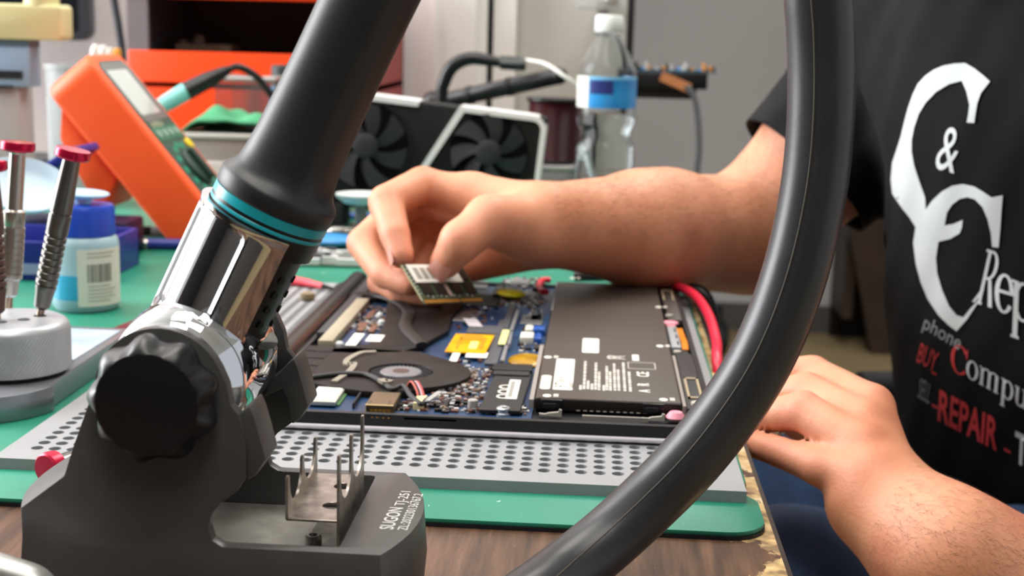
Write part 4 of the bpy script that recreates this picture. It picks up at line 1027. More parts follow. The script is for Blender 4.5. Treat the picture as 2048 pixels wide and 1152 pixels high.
# forearm hair: thin dark strands lying along the arm
HV, HF = [], []
def hairs(P, F, a, b2, n, seed, lmax, updir):
    r = np.random.default_rng(seed); c = P[F].mean(1); nrm = np.cross(P[F[:, 1]]-P[F[:, 0]], P[F[:, 2]]-P[F[:, 0]]); nrm /= np.maximum(np.linalg.norm(nrm, axis=1), 1e-9)[:, None]
    ax = (b2-a); L = np.linalg.norm(ax); ax = ax/L; t = (c-a) @ ax/L
    ok = np.where((t > 0.02) & (t < 0.95))[0]; w = np.clip(nrm[ok] @ updir+0.35, 0.05, 1); pick = r.choice(ok, n, p=w/w.sum())
    for i in pick:
        p, no = c[i], nrm[i]; d = -ax*0.8+r.normal(0, 0.35, 3); d = d-no*(d @ no); d /= np.linalg.norm(d); l = r.uniform(0.35, lmax); s = np.cross(d, no)*0.004
        q = [p, p+d*l*0.5+no*0.07, p+d*l+no*0.05]; o2 = len(HV)
        HV.extend([tuple(q[0]-s), tuple(q[0]+s), tuple(q[1]+s*0.8), tuple(q[1]-s*0.8), tuple(q[2])]); HF.extend([(o2, o2+1, o2+2, o2+3), (o2+3, o2+2, o2+4)])
hairs(RP, RF, R_el, R_wr+(R_wr-R_el)*0.12, 6000, 3, 1.0, np.array([0, -0.3, 1]))
hairs(LP, LF, L_el, L_wr+(L_wr-L_fa)*0.3, 4500, 4, 0.7, np.array([0, -0.4, 1]))
obj('arm_hair', (HV, HF), mat('brown_arm_hair', '#5e4430', 0.6), body, kind='stuff', smooth=False, fix=False)

# ---- T-shirt
shirt_m = mat('black_cotton', '#0f0f11', 0.85, var=0.12, scale=30, bump=0.25, bscale=1500, spec=0.25)
Lel2 = L_up
def shirt_f(p):
    q = np.stack([(p-TC) @ tt, (p-TC) @ nn, (p-TC) @ uu], 1)
    d = cone(p, tf(0.5, 3.6, -36), tf(0, 1.0, -8), 15.4, 14.6, (nn, 1.12))
    d = smin(d, cone(p, tf(0, 0.6, -8), tf(0, 0, 8), 14.6, 14.2, (nn, 1.22)), 3)
    d = smin(d, cone(p, tf(-11.5, -1, 13.2), tf(11.5, -1, 13.2), 8.0, 8.0), 5)
    d = smin(d, cone(p, tf(0, -1, 16), tf(0, 0.5, 27), 8.5, 7.0), 3)
    hem = R_el*0.80+R_sh*0.20
    d = smin(d, cone(p, hem, R_el*0.35+R_sh*0.65, 6.3, 7.2), 1.5)
    d = smin(d, cone(p, R_el*0.4+R_sh*0.6, R_sh, 7.0, 7.2), 1.5); d = smin(d, cone(p, R_sh, tf(-12, -1, 13.5), 7.0, 7.6), 3)
    d = smin(d, cone(p, Lel2*0.8+L_sh*0.2, L_sh, 7.2, 7.6), 3)
    # soft drapery: creases fanning from the armpit and rolls over the belly
    a = q[:, 0]; c = q[:, 2]
    f = 0.28*np.sin(0.55*c+0.32*a+1.3*np.sin(0.13*a))*np.clip((-c-6)/10, 0, 1)
    f += 0.22*np.sin(0.9*(a*0.6+c*0.55)+0.8)*np.clip((c+2)/10, 0, 1)
    f += 0.10*np.sin(1.7*a-0.7*c)
    return d-f*0.9
lo, hi = np.array([8, 56, -48]), np.array([82, 140, 42])
SP, SF = grow(shirt_f, lo, hi, 0.55, 4)
# trim: open sleeve hems, neckline and bottom hem
hemR = R_el*0.75+R_sh*0.25; axR = (R_sh-R_el)/np.linalg.norm(R_sh-R_el)
axL = (L_sh-Lel2)/np.linalg.norm(L_sh-Lel2); hemL = Lel2*0.75+L_sh*0.25
bmS = bmesh.new()                   # clean cuts at sleeves, neck and waist
_vs = [bmS.verts.new(v) for v in SP]
for f in SF: bmS.faces.new([_vs[i] for i in f])
def cut(o, n, near):
    fs = [f for f in bmS.faces if near(np.array(f.calc_center_median()))]; vs = {v for f in fs for v in f.verts}; es = {e for f in fs for e in f.edges}
    bmesh.ops.bisect_plane(bmS, geom=list(vs)+list(es)+fs, plane_co=Vector(o), plane_no=Vector(n), dist=1e-4)
    o, n = np.array(o), np.array(n)
    dl = [f for f in bmS.faces if near(np.array(f.calc_center_median())) and (np.array(f.calc_center_median())-o) @ n < 0]
    bmesh.ops.delete(bmS, geom=dl, context='FACES')
cut(hemR, axR, lambda c: np.linalg.norm(c-hemR) < 11 and (c-TC) @ tt < -9)
cut(hemL, axL, lambda c: np.linalg.norm(c-hemL) < 13)
cut(tf(0, 0, 25.0), -(uu*0.97+nn*0.24), lambda c: (c-TC) @ uu > 17 and abs((c-TC) @ tt) < 11)
cut(tf(0, 0, -43), uu, lambda c: (c-TC) @ uu < -25)
lone = [v for v in bmS.verts if not v.link_faces]; bmesh.ops.delete(bmS, geom=lone, context='VERTS'); bmS.verts.index_update()
SP = [tuple(v.co) for v in bmS.verts]; SF = [[v.index for v in f.verts] for f in bmS.faces]; bmS.free()
tshirt = obj('tshirt', (SP, SF), shirt_m, per, angle=180, fix=False)
md = tshirt.modifiers.new('cloth_thickness', 'SOLIDIFY'); md.thickness = 0.0022; md.offset = -1

# ---- jeans: thighs under the bench
jean_m = mat('blue_denim', '#1d3150', 0.8, color2='#2b4468', scale=40, bump=0.3, bscale=900)
hipL, hipR = tf(9, -3, -38), tf(-9, -3, -38)
kneeL = np.array([11.0, 72.0, -13.0]); kneeR = np.array([6.0, 100.0, -18.0])
def jeans_f(p):
    d = cone(p, hipR, hipL, 12.5, 12.5, (uu, 1.1))
    d = smin(d, cone(p, hipL, kneeL, 9.6, 7.4), 3); d = smin(d, cone(p, kneeL, np.array([6.0, 73.0, FLOOR_Z+12]), 7.3, 5.6), 2)
    d = smin(d, cone(p, hipR, kneeR, 9.6, 7.4), 3); d = smin(d, cone(p, kneeR, np.array([2.0, 102.0, FLOOR_Z+12]), 7.3, 5.6), 2)
    f = 0.16*np.sin(0.9*p[:, 0]+0.5*p[:, 2])+0.12*np.sin(1.3*p[:, 1]-0.8*p[:, 0])
    return d-f
JP, JF = grow(jeans_f, (-10, 52, -72), (88, 150, 0), 0.9, 4)
obj('jeans', (JP.tolist(), JF.tolist()), jean_m, per, angle=180, fix=False)
for k in ((6.0, 73.0), (2.0, 102.0)):
    obj('shoe', xf(ball((0, 0, 0), 1, 24, 12, (13.5, 5, 5.2)), Matrix.Translation((k[0]-5, k[1], FLOOR_Z+4.9))), mat('black_shoe', '#121214', 0.5), per)
# hair and beard
obj('hair', ([tuple(tf(*v)) for v in ball((0, 2.6, 44.0), 1, 24, 14, (7.9, 9.2, 9.6))[0]], ball((0, 0, 0), 1, 24, 14)[1]), mat('dark_hair', '#33231a', 0.6), per)
obj('beard', ([tuple(tf(*v)) for v in ball((0, 7.9, 33.6), 1, 24, 14, (5.6, 6.4, 5.2))[0]], ball((0, 0, 0), 1, 24, 14)[1]), mat('dark_hair', '#33231a', 0.6), per)

# ---- the memory module in the right hand
mm = thing('memory_module', 'small green memory module with gold contacts and white label in the raised hand', 'memory module', tuple(mod(ML/2, 0, 0)))
def modbox(a0, a1, b0, b1, c0, c1):
    g = box(a0, a1, b0, b1, c0, c1); return [tuple(mod(*v)) for v in g[0]], g[1]
obj('board', modbox(0, ML, 0.0, MW, -0.1, 0.0), mat('green_pcb', '#3c4a34', 0.4), mm)
obj('board_edge', modbox(-0.012, 0.0, 0.25, MW, -0.1, 0.0), mat('pale_board_edge', '#a8a884', 0.5), mm)
for a0, a1 in ((0.05, 4.05), (4.2, 6.7)): obj('gold_contacts', modbox(a0, a1, 0.02, 0.27, -0.105, 0.006), mat('gold_edge', '#d39a4c', 0.35, 0.5), mm)
for k in range(4):
    for r_ in range(2):
        a = 0.55+k*1.5+(0.35 if k > 1 else 0)
        obj('memory_chip', modbox(a, a+1.05, 0.62+r_*1.15, 1.58+r_*1.15, 0.0, 0.09), mat('chip_black', '#24211f', 0.4), mm, smooth=False)
obj('label', modbox(0.25, 5.6, 1.55, 2.95, 0.092, 0.10), lab_w, mm, smooth=False)
for k in range(5): obj('print_line', modbox(0.7+0.75*k, 1.25+0.75*k, 1.8, 2.7, 0.10, 0.103), ink_g, mm, smooth=False)
obj('strip_label', modbox(3.25, 3.6, 0.5, 1.5, 0.0, 0.02), mat('pale_pink_label', '#c9b0a8', 0.5), mm, smooth=False)
for k in range(26):
    a = 0.2+(k % 13)*0.5; bb = 0.42 if k < 13 else 0.52
    obj('capacitor', modbox(a, a+0.12, bb, bb+0.07, 0, 0.05), cmats[k % 3], mm, smooth=False)
for k in range(8): obj('capacitor', modbox(0.1+0.0*k, 0.2, 0.7+0.27*k, 0.78+0.27*k, 0, 0.05), cmats[2], mm, smooth=False)
# ================================================================== things on the left of the bench
alum = mat('bead_blasted_aluminium', '#b4b7bc', 0.4, 0.45, var=0.05, scale=60)
red_an = mat('red_anodised', '#c0123f', 0.22, 0.55)
steel = mat('satin_steel', '#b5b0aa', 0.25, 0.95)
dsteel = mat('gray_steel', '#7d7b78', 0.28, 0.95)
# driver holder: block base with etched panel and a knurled turret
dh = thing('driver_holder', 'round knurled aluminium screwdriver holder on a gray metal plate', 'tool holder', (-30.4, 69, MZ))
pl = [(-27.35, 63.9), (-27.45, 70.0), (-27.75, 80.2), (-37.5, 80.2), (-37.5, 66.0)]
for k in range(0, 13):
    a = math.radians(200+k*11); pl.append((-30.4+4.0*math.cos(a), 67.6+4.2*math.sin(a)))
pl = [(-27.4, 66.4), (-27.6, 80.2), (-37.5, 80.2), (-37.5, 68.0)]+[(-30.6+3.6*math.cos(math.radians(a)), 67.4+4.0*math.sin(math.radians(a))) for a in range(180, 350, 12)]
hold_b = obj('plate', prism(pl, MZ, 1.7), mat('gray_plate_metal', '#8d9096', 0.34, 0.7), dh, bevel=0.1)
obj('etched_panel', box(-35.5, -28.1, 71.8, 79.4, 1.7, 1.74), mat('pale_blue_etching', '#93a5b8', 0.45, color2='#b6c4d2', scale=28), dh, bevel=0.02)
obj('panel_channel', box(-35.5, -28.0, 70.7, 71.6, 1.69, 1.715), mat('vent_dark', '#020202', 0.6), dh, smooth=False)
TX, TY = -30.35, 69.0
obj('gap_ring', cyl((TX, TY, 1.7), (TX, TY, 1.95), 2.75, n=48), mat('vent_dark', '#020202', 0.6), dh)
# knurled wall: diamonds as real relief
V, F = [], []; NK, NZ = 180, 16
for j in range(NZ+1):
    z = 1.95+2.2*j/NZ
    for i in range(NK):
        t = 2*math.pi*i/NK; r = 3.02+(0.035 if (i+j) % 2 else -0.02)*(1 if 0 < j < NZ else 0)
        V.append((TX+r*math.cos(t), TY+r*math.sin(t), z))
F = [(j*NK+i, j*NK+(i+1) % NK, (j+1)*NK+(i+1) % NK, (j+1)*NK+i) for j in range(NZ) for i in range(NK)]
obj('knurled_wall', (V, F), alum, dh, smooth=False)
top = obj('turret_top', lathe([(3.03, 1.96), (3.03, 4.1), (2.98, 4.25), (2.85, 4.42), (2.6, 4.55), (0.4, 4.62)], 72, (TX, TY, 0)), alum, dh, angle=40)
for px, py in ((18, 607), (80, 632), (48, 640), (2, 645)):
    p = atz(px, py, 4.57); boolean(top, cyl((p[0], p[1], 3.2), (p[0], p[1], 6), 0.34, n=20), 'DIFFERENCE')
top.data.shade_smooth(); top.data.set_sharp_from_angle(angle=math.radians(35))
def driver(name, label, tip, capc, body_m, rings, cap_m=red_an):
    tip, capc = Vector(tip), Vector(capc); d = (capc-tip).normalized(); L = (capc-tip).length
    t = thing(name, label, 'screwdriver', tuple(tip), 'precision screwdrivers in the holder')
    obj('shaft', lathe([(0.2, -1.0), (0.2, 0.5)], 16, tip, d), mat('brass_shaft', '#a08a78', 0.3, 0.9), t)
    pr = [(0.28, 0.35), (0.42, 0.5), (0.5, 1.3)]
    if rings == 'knurl':
        pr += [(0.52, 1.32), (0.62, 1.4)]
        for k in range(8):
            h = 1.45+k*0.36; pr += [(0.63, h), (0.63, h+0.26), (0.57, h+0.28), (0.57, h+0.35)]
        pr += [(0.6, 4.4), (0.6, 5.1), (0.5, 5.15), (0.44, 5.2), (0.42, L-0.45), (0.5, L-0.3)]
    else:
        pr += [(0.52, 1.4), (0.55, 1.6)]
        for k in range(8):
            h = 1.65+k*0.38; pr += [(0.55, h), (0.47, h+0.03), (0.47, h+0.11), (0.57, h+0.14), (0.57, h+0.36)]
        pr += [(0.58, 4.75), (0.58, 5.55), (0.52, 5.58), (0.52, 5.64), (0.57, 5.68), (0.45, L-0.4), (0.5, L-0.3)]
    obj('grip', lathe(pr, 40, tip, d, rmod=(lambda tt_, j: 1+0.012*math.cos(36*tt_)) if rings == 'knurl' else None), body_m, t, angle=25)
    obj('spinning_cap', lathe([(0.5, -0.38), (0.82, -0.3), (0.9, -0.2), (0.9, 0.12), (0.86, 0.2), (0.6, 0.22)], 48, capc, d), cap_m, t, angle=30)
_ty = lambda px, py: float(atz(px, py, 4.57)[1])
driver('precision_screwdriver', 'silver screwdriver with knurled grip and red cap in the holder', atz(18, 606, 4.57), aty(36, 291, _ty(18, 606)+0.2), steel, 'knurl')
driver('precision_screwdriver', 'tilted dark steel screwdriver with ringed grip and red cap in the holder', atz(80, 630, 4.57), aty(146, 306, _ty(80, 630)+0.1), dsteel, 'rings')
driver('precision_screwdriver', 'brown-handled screwdriver at the left picture edge beside the knurled one', atz(-6, 640, 4.57), aty(-22, 330, _ty(-6, 640)+0.2), mat('brown_handle', '#5a3f38', 0.5), 'rings')
# red cap of a tool lying behind the stand base
p = atz(92, 940, MZ+0.72)
lt = thing('bit_driver', 'small tool with red end cap lying behind the stand base', 'tool', (p[0], p[1], MZ))
dr = Vector((0.42, 0.9, 0.0)).normalized(); c0_ = Vector((p[0], p[1], MZ+0.74))
obj('end_cap', lathe([(0.2, -0.06), (0.62, -0.05), (0.7, 0.03), (0.72, 0.3), (0.7, 0.55), (0.5, 0.62)], 40, c0_, dr), mat('red_cap', '#b8123a', 0.3, 0.3), lt)
obj('grip', lathe([(0.45, 0.6), (0.45, 4.5), (0.3, 4.8)], 24, c0_, dr), dsteel, lt)

# bottle of blue fluid
fl_p = (-34.95, 92.0)
def zf(py): return float(aty(187, py, fl_p[1])[2])
fb = thing('flux_bottle', 'small plastic bottle of blue liquid with blue cap and barcode label', 'bottle', (*fl_p, MZ))
BR = 2.3
body_b = obj('bottle_body', lathe([(1.6, MZ), (2.05, MZ+0.05), (2.25, MZ+0.35), (BR, MZ+1.0), (BR, 4.9), (2.2, 5.3), (1.95, 5.55)], 48, (*fl_p, 0)), mat('milky_plastic', '#bcd9e2', 0.35, trans=0.35, ior=1.3, coat=0.2), fb, angle=50)
obj('liquid', lathe([(1.5, MZ+0.04), (2.0, MZ+0.1), (2.2, MZ+0.4), (BR+0.012, MZ+1.0), (BR+0.012, 2.95), (2.2, 3.0)], 48, (*fl_p, 0)), mat('blue_liquid', '#3ea6d2', 0.3, coat=0.3), fb, angle=50)
obj('cap', lathe([(2.02, 5.5), (2.08, 5.55), (2.08, 7.3), (1.95, 7.55), (1.2, 7.6)], 48, (*fl_p, 0)), mat('royal_blue_plastic', '#1f45b5', 0.35), fb, angle=40)
obj('flip_lid', join(lathe([(0.5, 7.6), (0.6, 7.95), (1.0, 8.15)], 32, (*fl_p, 0)), xf(lathe([(0.6, 0), (1.5, 0.12), (1.75, 0.3), (1.7, 0.36), (0.6, 0.2)], 40), Matrix.Translation((fl_p[0], fl_p[1], 8.05)) @ Matrix.Rotation(0.08, 4, 'Y'))), mat('clear_blue_lid', '#c2e2f2', 0.3, trans=0.4, ior=1.2), fb, angle=50)
# wrapped paper label with barcode
def wrap(a0, a1, z0, z1, r, n=24):
    V, F = [], []
    for k in range(n+1):
        a = math.radians(a0+(a1-a0)*k/n); V += [(fl_p[0]+r*math.cos(a), fl_p[1]+r*math.sin(a), z0), (fl_p[0]+r*math.cos(a), fl_p[1]+r*math.sin(a), z1), (fl_p[0]+(r-0.02)*math.cos(a), fl_p[1]+(r-0.02)*math.sin(a), z1), (fl_p[0]+(r-0.02)*math.cos(a), fl_p[1]+(r-0.02)*math.sin(a), z0)]
    for k in range(n):
        for j in range(4): F.append((4*k+j, 4*k+(j+1) % 4, 4*k+4+(j+1) % 4, 4*k+4+j))
    F += [(3, 2, 1, 0), (4*n, 4*n+1, 4*n+2, 4*n+3)]
    return V, F
plab = obj('paper_label', wrap(-82, 8, 0.85, 4.75, BR+0.04), mat('cream_paper', '#dbd8cc', 0.6), fb)
a = -66
for k, w in enumerate((2, 1, 1, 3, 1, 2, 1, 1, 2, 3, 1, 1, 2, 1, 3, 1, 1, 2)):
    obj('barcode_bar', wrap(a, a+w*0.72, 2.5, 3.75, BR+0.05, 2), mat('print_black', '#1b1b1d', 0.6), plab, smooth=False); a += w*0.72+1.25
for k, (z, l) in enumerate(((2.2, 40), (1.95, 52), (1.7, 46), (1.45, 52), (1.2, 38), (4.45, 50), (4.2, 44))):
    obj('print_line', wrap(-66, -66+l, z, z+0.07, BR+0.048, 12), ink_g, plab, smooth=False)

# ---- orange multimeter propped on its stand: long axis in the x-z plane, face to the right and up
bot, topm = np.array(aty(352, 505, 118)), np.array(aty(100, 195, 118))
ez = topm-bot; ez[1] = 0; ML_ = np.linalg.norm(ez); ez /= ML_; ey = np.array([0, 1.0, 0]); ex = np.cross(ey, ez)   # ex: towards the face
if ex[0] < 0: ex = -ex
W_, T_ = 9.0, 4.9
MO = bot+ey*0.0
def mmp(a, b2, c): return MO+ex*a+ey*b2+ez*c          # a thickness (0 back .. T_ front), b width, c length
def mg(g): return [tuple(mmp(*v)) for v in g[0]], g[1]
mmx = thing('multimeter', 'orange multimeter with gray display propped up behind the blue bottle', 'multimeter', tuple(mmp(T_/2, W_/2, -0.5)))
def yzp(poly, a0, a1): return prism(poly, a0, a1, 'x')
holster = mat('orange_rubber', '#ff5a20', 0.5, var=0.03, scale=30)
LEN = ML_+1.0
obj('holster', mg(yzp(rrect(0, W_, -0.9, LEN, 1.7), 0, T_)), holster, mmx, bevel=0.5, seg=3)
obj('face_plate', mg(yzp(rrect(0.75, W_-0.75, 0.2, LEN-0.9, 1.2), T_-0.1, T_+0.02)), mat('meter_dark_green', '#28483c', 0.5), mmx)
obj('display_frame', mg(yzp(rrect(1.0, W_-1.0, LEN-7.6, LEN-1.1, 0.9), T_+0.02, T_+0.06)), mat('display_gray', '#5d6764', 0.25), mmx)
obj('display_glass', mg(yzp(rrect(1.5, W_-2.3, LEN-6.9, LEN-2.0, 0.3), T_+0.06, T_+0.09)), mat('lcd', '#b3c0bb', 0.15, coat=0.5), mmx)
obj('button_bar', mg(yzp(rrect(1.0, W_-1.0, LEN-9.7, LEN-8.3, 0.3), T_+0.02, T_+0.07)), mat('button_green', '#2e6b50', 0.5), mmx)
for k in range(4): obj('button', mg(yzp(rrect(1.5+1.6*k, 2.5+1.6*k, LEN-9.35, LEN-8.65, 0.2), T_+0.07, T_+0.16)), mat('button_gray', '#7f9a8e', 0.5), mmx)
ring_m = mat('dial_green', '#1f8a6c', 0.5)
for k in range(11):
    a = math.radians(40+k*28); cb, cc = W_/2+2.55*math.cos(a), LEN-12.9+2.55*math.sin(a)
    obj('dial_mark', mg(yzp(rrect(cb-0.38, cb+0.38, cc-0.32, cc+0.32, 0.15), T_+0.02, T_+0.05)), ring_m, mmx)
dial = obj('dial', lathe([(1.9, 0), (1.85, 0.35), (1.6, 0.45)], 40, mmp(T_+0.02, W_/2, LEN-12.9), ex), mat('dial_black_green', '#22382f', 0.45), mmx)
obj('dial_grip', mg(yzp(rrect(W_/2-0.4, W_/2+0.4, LEN-14.6, LEN-11.2, 0.35), T_+0.4, T_+0.95)), mat('dial_black_green', '#22382f', 0.45), dial, bevel=0.08)
obj('jack_panel', mg(yzp(rrect(1.4, W_-1.4, LEN-17.0, LEN-15.4, 0.5), T_+0.02, T_+0.08)), mat('red_orange_panel', '#b03a1c', 0.5), mmx)
obj('yellow_button', mg(lathe([(0.6, 0), (0.6, 0.2), (0.4, 0.28)], 24, (T_+0.02, W_-1.6, LEN-10.6), (1, 0, 0))), mat('yellow_plastic', '#e8c515', 0.4), mmx)
obj('prop_stand', mg(prism([(-0.05, LEN-2.0), (-2.0, LEN-4.0), (-2.6, LEN-6.0), (-3.4, LEN-11.0), (-2.9, LEN-11.2), (-0.05, LEN-9.6)], 0.9, W_-0.9, 'y')), holster, mmx, bevel=0.2)
obj('brand_print', ([tuple(mmp(T_+0.035, 2.0+v[0], LEN-8.25+v[1])) for v in textmesh('EXTECH', 0.8)[0]], textmesh('EXTECH', 0.8)[1]), mat('pale_print', '#c9c9a6', 0.6), mmx, smooth=False, fix=False)

# milky plastic dish leaning behind the screwdrivers, blue cases
p = aty(40, 392, 96)
ds = solo('plastic_dish', xf(join(lathe([(0.3, 0), (2.4, 0.05), (2.7, 0.3), (3.1, 0.9), (3.25, 0.95), (3.15, 1.0), (2.6, 0.4), (2.3, 0.15), (0.3, 0.12)], 48), bxc((2.9, 0, 0.9), (0.9, 0.9, 0.12))), Matrix.Translation(Vector((p[0]-0.3, 97, p[2]))) @ Matrix.Rotation(math.radians(20), 4, 'Y') @ Matrix.Rotation(math.radians(24), 4, 'X')),
      mat('milky_dish', '#cfe2ee', 0.4, trans=0.3, ior=1.2), 'milky clear plastic dish leaning behind the red-capped screwdrivers', 'dish', (p[0], 97, MZ), angle=40)
navy = mat('navy_plastic', '#262f86', 0.4); navy2 = mat('dark_navy', '#10143a', 0.4)
def rot_box(c, s, rz, ry=0.0): return xf(bxc((0, 0, 0), s), Matrix.Translation(Vector(c)) @ Matrix.Rotation(math.radians(rz), 4, 'Z') @ Matrix.Rotation(math.radians(ry), 4, 'Y'))
def yy(px, py, y): return aty(px, py, y)
c = yy(60, 468, 103)
bt = thing('blue_tray', 'blue plastic parts tray behind the screwdriver holder', 'tray', (c[0], 105, MZ))
obj('tray_floor', box(c[0]-9, c[0]+6.2, 101, 110, MZ, MZ+0.4), navy, bt, bevel=0.1)
for q in ((c[0]-9, c[0]+6.2, 101, 101.4), (c[0]-9, c[0]+6.2, 109.6, 110), (c[0]-9, c[0]-8.6, 101, 110), (c[0]+5.8, c[0]+6.2, 101, 110)):
    obj('tray_wall', box(*q, MZ+0.3, MZ+3.0), navy, bt, bevel=0.08)
obj('tray_label', box(c[0]-7, c[0]+5, 100.9, 101.0, MZ+0.5, MZ+1.3), mat('pale_lilac', '#a9a8c8', 0.5), bt, smooth=False)
c = yy(105, 335, 112)
bc = thing('blue_case', 'dark blue hinged tool case open under the multimeter', 'case', (c[0], 113, MZ))
obj('case_box', box(c[0]-5, c[0]+6, 112, 117, MZ, 3.4), navy2, bc, bevel=0.3)
obj('case_lid', rot_box((c[0]-0.5, 113, c[2]-0.3), (7.2, 6, 0.7), 0, -33), navy, bc, bevel=0.2)
obj('lid_badge', rot_box((c[0]+0.0, 111.5, c[2]+0.12), (1.2, 2.2, 0.1), 0, -33), mat('badge_silver', '#b9b9cc', 0.3, 0.6), bc)
obj('latch', lathe([(0.5, 0), (0.5, 0.3), (0.3, 0.4)], 20, (c[0]+4.4, 112, 2.4), (0, -1, 0)), mat('badge_silver', '#b9b9cc', 0.3, 0.6), bc)
# pens and probes lying on the mat right of the fluid bottle
for nm, lb, px, py, m1, m2, L, ang, y in (('marker_pen', 'silver pen with blue cap lying on the mat beside the multimeter', 275, 488, steel, navy, 9.0, 8, 112), ('marker_pen', 'black pen lying behind the silver pen on the mat', 285, 462, black_p, mat('pen_gray', '#8a8c90', 0.4), 9.0, 4, 118)):
    c = atz(px, py, 0.8); d = Vector((math.cos(math.radians(ang)), math.sin(math.radians(ang)), 0)); o = Vector((c[0], c[1], MZ+0.48))-d*L*0.5
    t = thing(nm, lb, 'pen', (c[0], c[1], MZ)); obj('barrel', lathe([(0.3, 0), (0.45, 0.2), (0.45, L*0.6), (0.42, L*0.62)], 20, o, d), m1, t); obj('cap', lathe([(0.47, L*0.6), (0.48, L*0.9), (0.3, L)], 20, o, d), m2, t)
c = atz(286, 640, 0.9)
tz = thing('red_tweezers', 'dark red tweezers lying on the mat left of the chrome cup', 'tweezers', (c[0], c[1], MZ))
for s in (-1, 1):
    obj('arm', strip([(c[0]-1.6, c[1]-5.5, MZ+0.12), (c[0]-0.4+0.3*s, c[1]-1, MZ+0.5+0.12*s), (c[0]+0.9+0.2*s, c[1]+2.5, MZ+0.5+0.1*s), (c[0]+1.6, c[1]+5, MZ+0.45)], 0.7, 0.12, m=18), mat('dark_red_steel', '#6e1622', 0.35, 0.5), tz)
# gray tube in the extreme foreground corner
p0, p1 = aty(-60, 1128, 33), aty(90, 1180, 33.5)
fg = thing('gray_tube', 'blurred light gray metal tube in the lower left corner', 'tube', (-19, 37.6, 0))
gp = [(-25, 36, 0.55), (-24, 36.6, 3.2), (-21.5, 37.6, 4.9), tuple(aty(5, 1146, 38)), tuple(aty(80, 1180, 38)), (-16.0, 37.8, 2.2), (-15.2, 37.6, 0.55)]
obj('rod', tube(gp, 0.55, 20, m=40), mat('gray_tube_metal', '#a9a9a6', 0.35, 0.6), fg)
# ================================================================== things further back on the bench
# ---- graphics card standing on edge
gp0 = Vector((-5.0, 135.0, 11.75)); GR = Matrix.Translation(gp0) @ Matrix.Rotation(math.radians(5.6), 4, 'Y')
def gg(g): return xf(g, GR)
gl, gh = 24.0, 11.3
gpu = thing('graphics_card', 'black graphics card with two fans and a silver frame standing behind the hand', 'graphics card', (-17, 137, MZ))
gblk = mat('gpu_black', '#0e0f10', 0.6, spec=0.3); gdk = mat('gpu_dark', '#050505', 0.8, spec=0.1); gfan = mat('gpu_fan_gray', '#2c2d30', 0.55, spec=0.3); silver = mat('silver_frame', '#e4e4e6', 0.35, 0.2)
obj('shroud', gg(box(-gl, -0.1, 0.15, 3.9, -gh, -0.1)), gblk, gpu, bevel=0.25)
# frame: top bar on the right section, right end, slanted bar, top bar on the left section
fr_o = [(-8.6, 0.0), (-1.3, 0.0)]+[(-1.3+1.3*math.sin(math.radians(a)), -1.3+1.3*math.cos(math.radians(a))) for a in (20, 45, 70)]+[(0.0, -1.3), (0.0, -gh)]
fr_i = [(-0.5, -gh), (-0.5, -1.4)]+[(-1.35+0.85*math.sin(math.radians(a)), -1.35+0.85*math.cos(math.radians(a))) for a in (70, 45, 20)]+[(-1.4, -0.5), (-8.1, -0.5), (-13.6, -gh), (-14.2, -gh)]
obj('silver_frame', gg(prism(fr_o+fr_i, -0.15, 4.0, 'y')), silver, gpu, smooth=False)
obj('silver_bar', gg(prism(rrect(-gl, -12.6, -0.55, 0.0, 0.25), -0.12, 4.0, 'y')), silver, gpu)
for cx in (-5.3, -17.4):
    cz = -4.1 if cx > -10 else -5.0; R_ = 3.9 if cx > -10 else 4.3
    fo = obj('fan', gg(xf(ring(R_, R_+0.22, 0, 0.25, 56), Matrix.Translation((cx, 0.2, cz)) @ Matrix.Rotation(math.radians(90), 4, 'X'))), gblk, gpu)
    obj('well', gg(lathe([(R_, 0), (R_, 0.04)], 48, (cx, 0.14, cz), (0, -1, 0))), gdk, fo)
    obj('hub', gg(lathe([(1.25, 0), (1.25, 0.35), (1.1, 0.45), (0.3, 0.47)], 32, (cx, 0.12, cz), (0, -1, 0))), gfan, fo)
    for k in range(7):
        a0 = 2*math.pi*k/7+0.3; V, F = [], []
        for j in range(7):
            r = 1.2+(R_-1.35)*j/6; ac = a0+0.42*(j/6); wd = 0.42-0.06*j/6
            for i in range(5):
                a = ac+wd*(i/4-0.5)*1.5; V.append((cx+r*math.cos(a), 0.05-0.35*(i/4), cz+r*math.sin(a)))
        n = len(V); F = [(j*5+i, j*5+i+1, j*5+i+6, j*5+i+5) for j in range(6) for i in range(4)]
        V += [(v[0], v[1]+0.05, v[2]) for v in V]; F += [tuple(reversed([q+n for q in f])) for f in F]
        obj('fan_blade', gg((V, F)), gfan, fo, angle=60)
fo_ = GR @ Vector((-21, 2, -gh))
solo('foam_block', box(fo_.x-2, fo_.x+2, 134.6, 139.2, MZ, fo_.z+0.12), mat('black_foam', '#1a1a1c', 0.9), 'black foam block under the raised end of the graphics card', 'block', (fo_.x, 137, MZ), bevel=0.1)
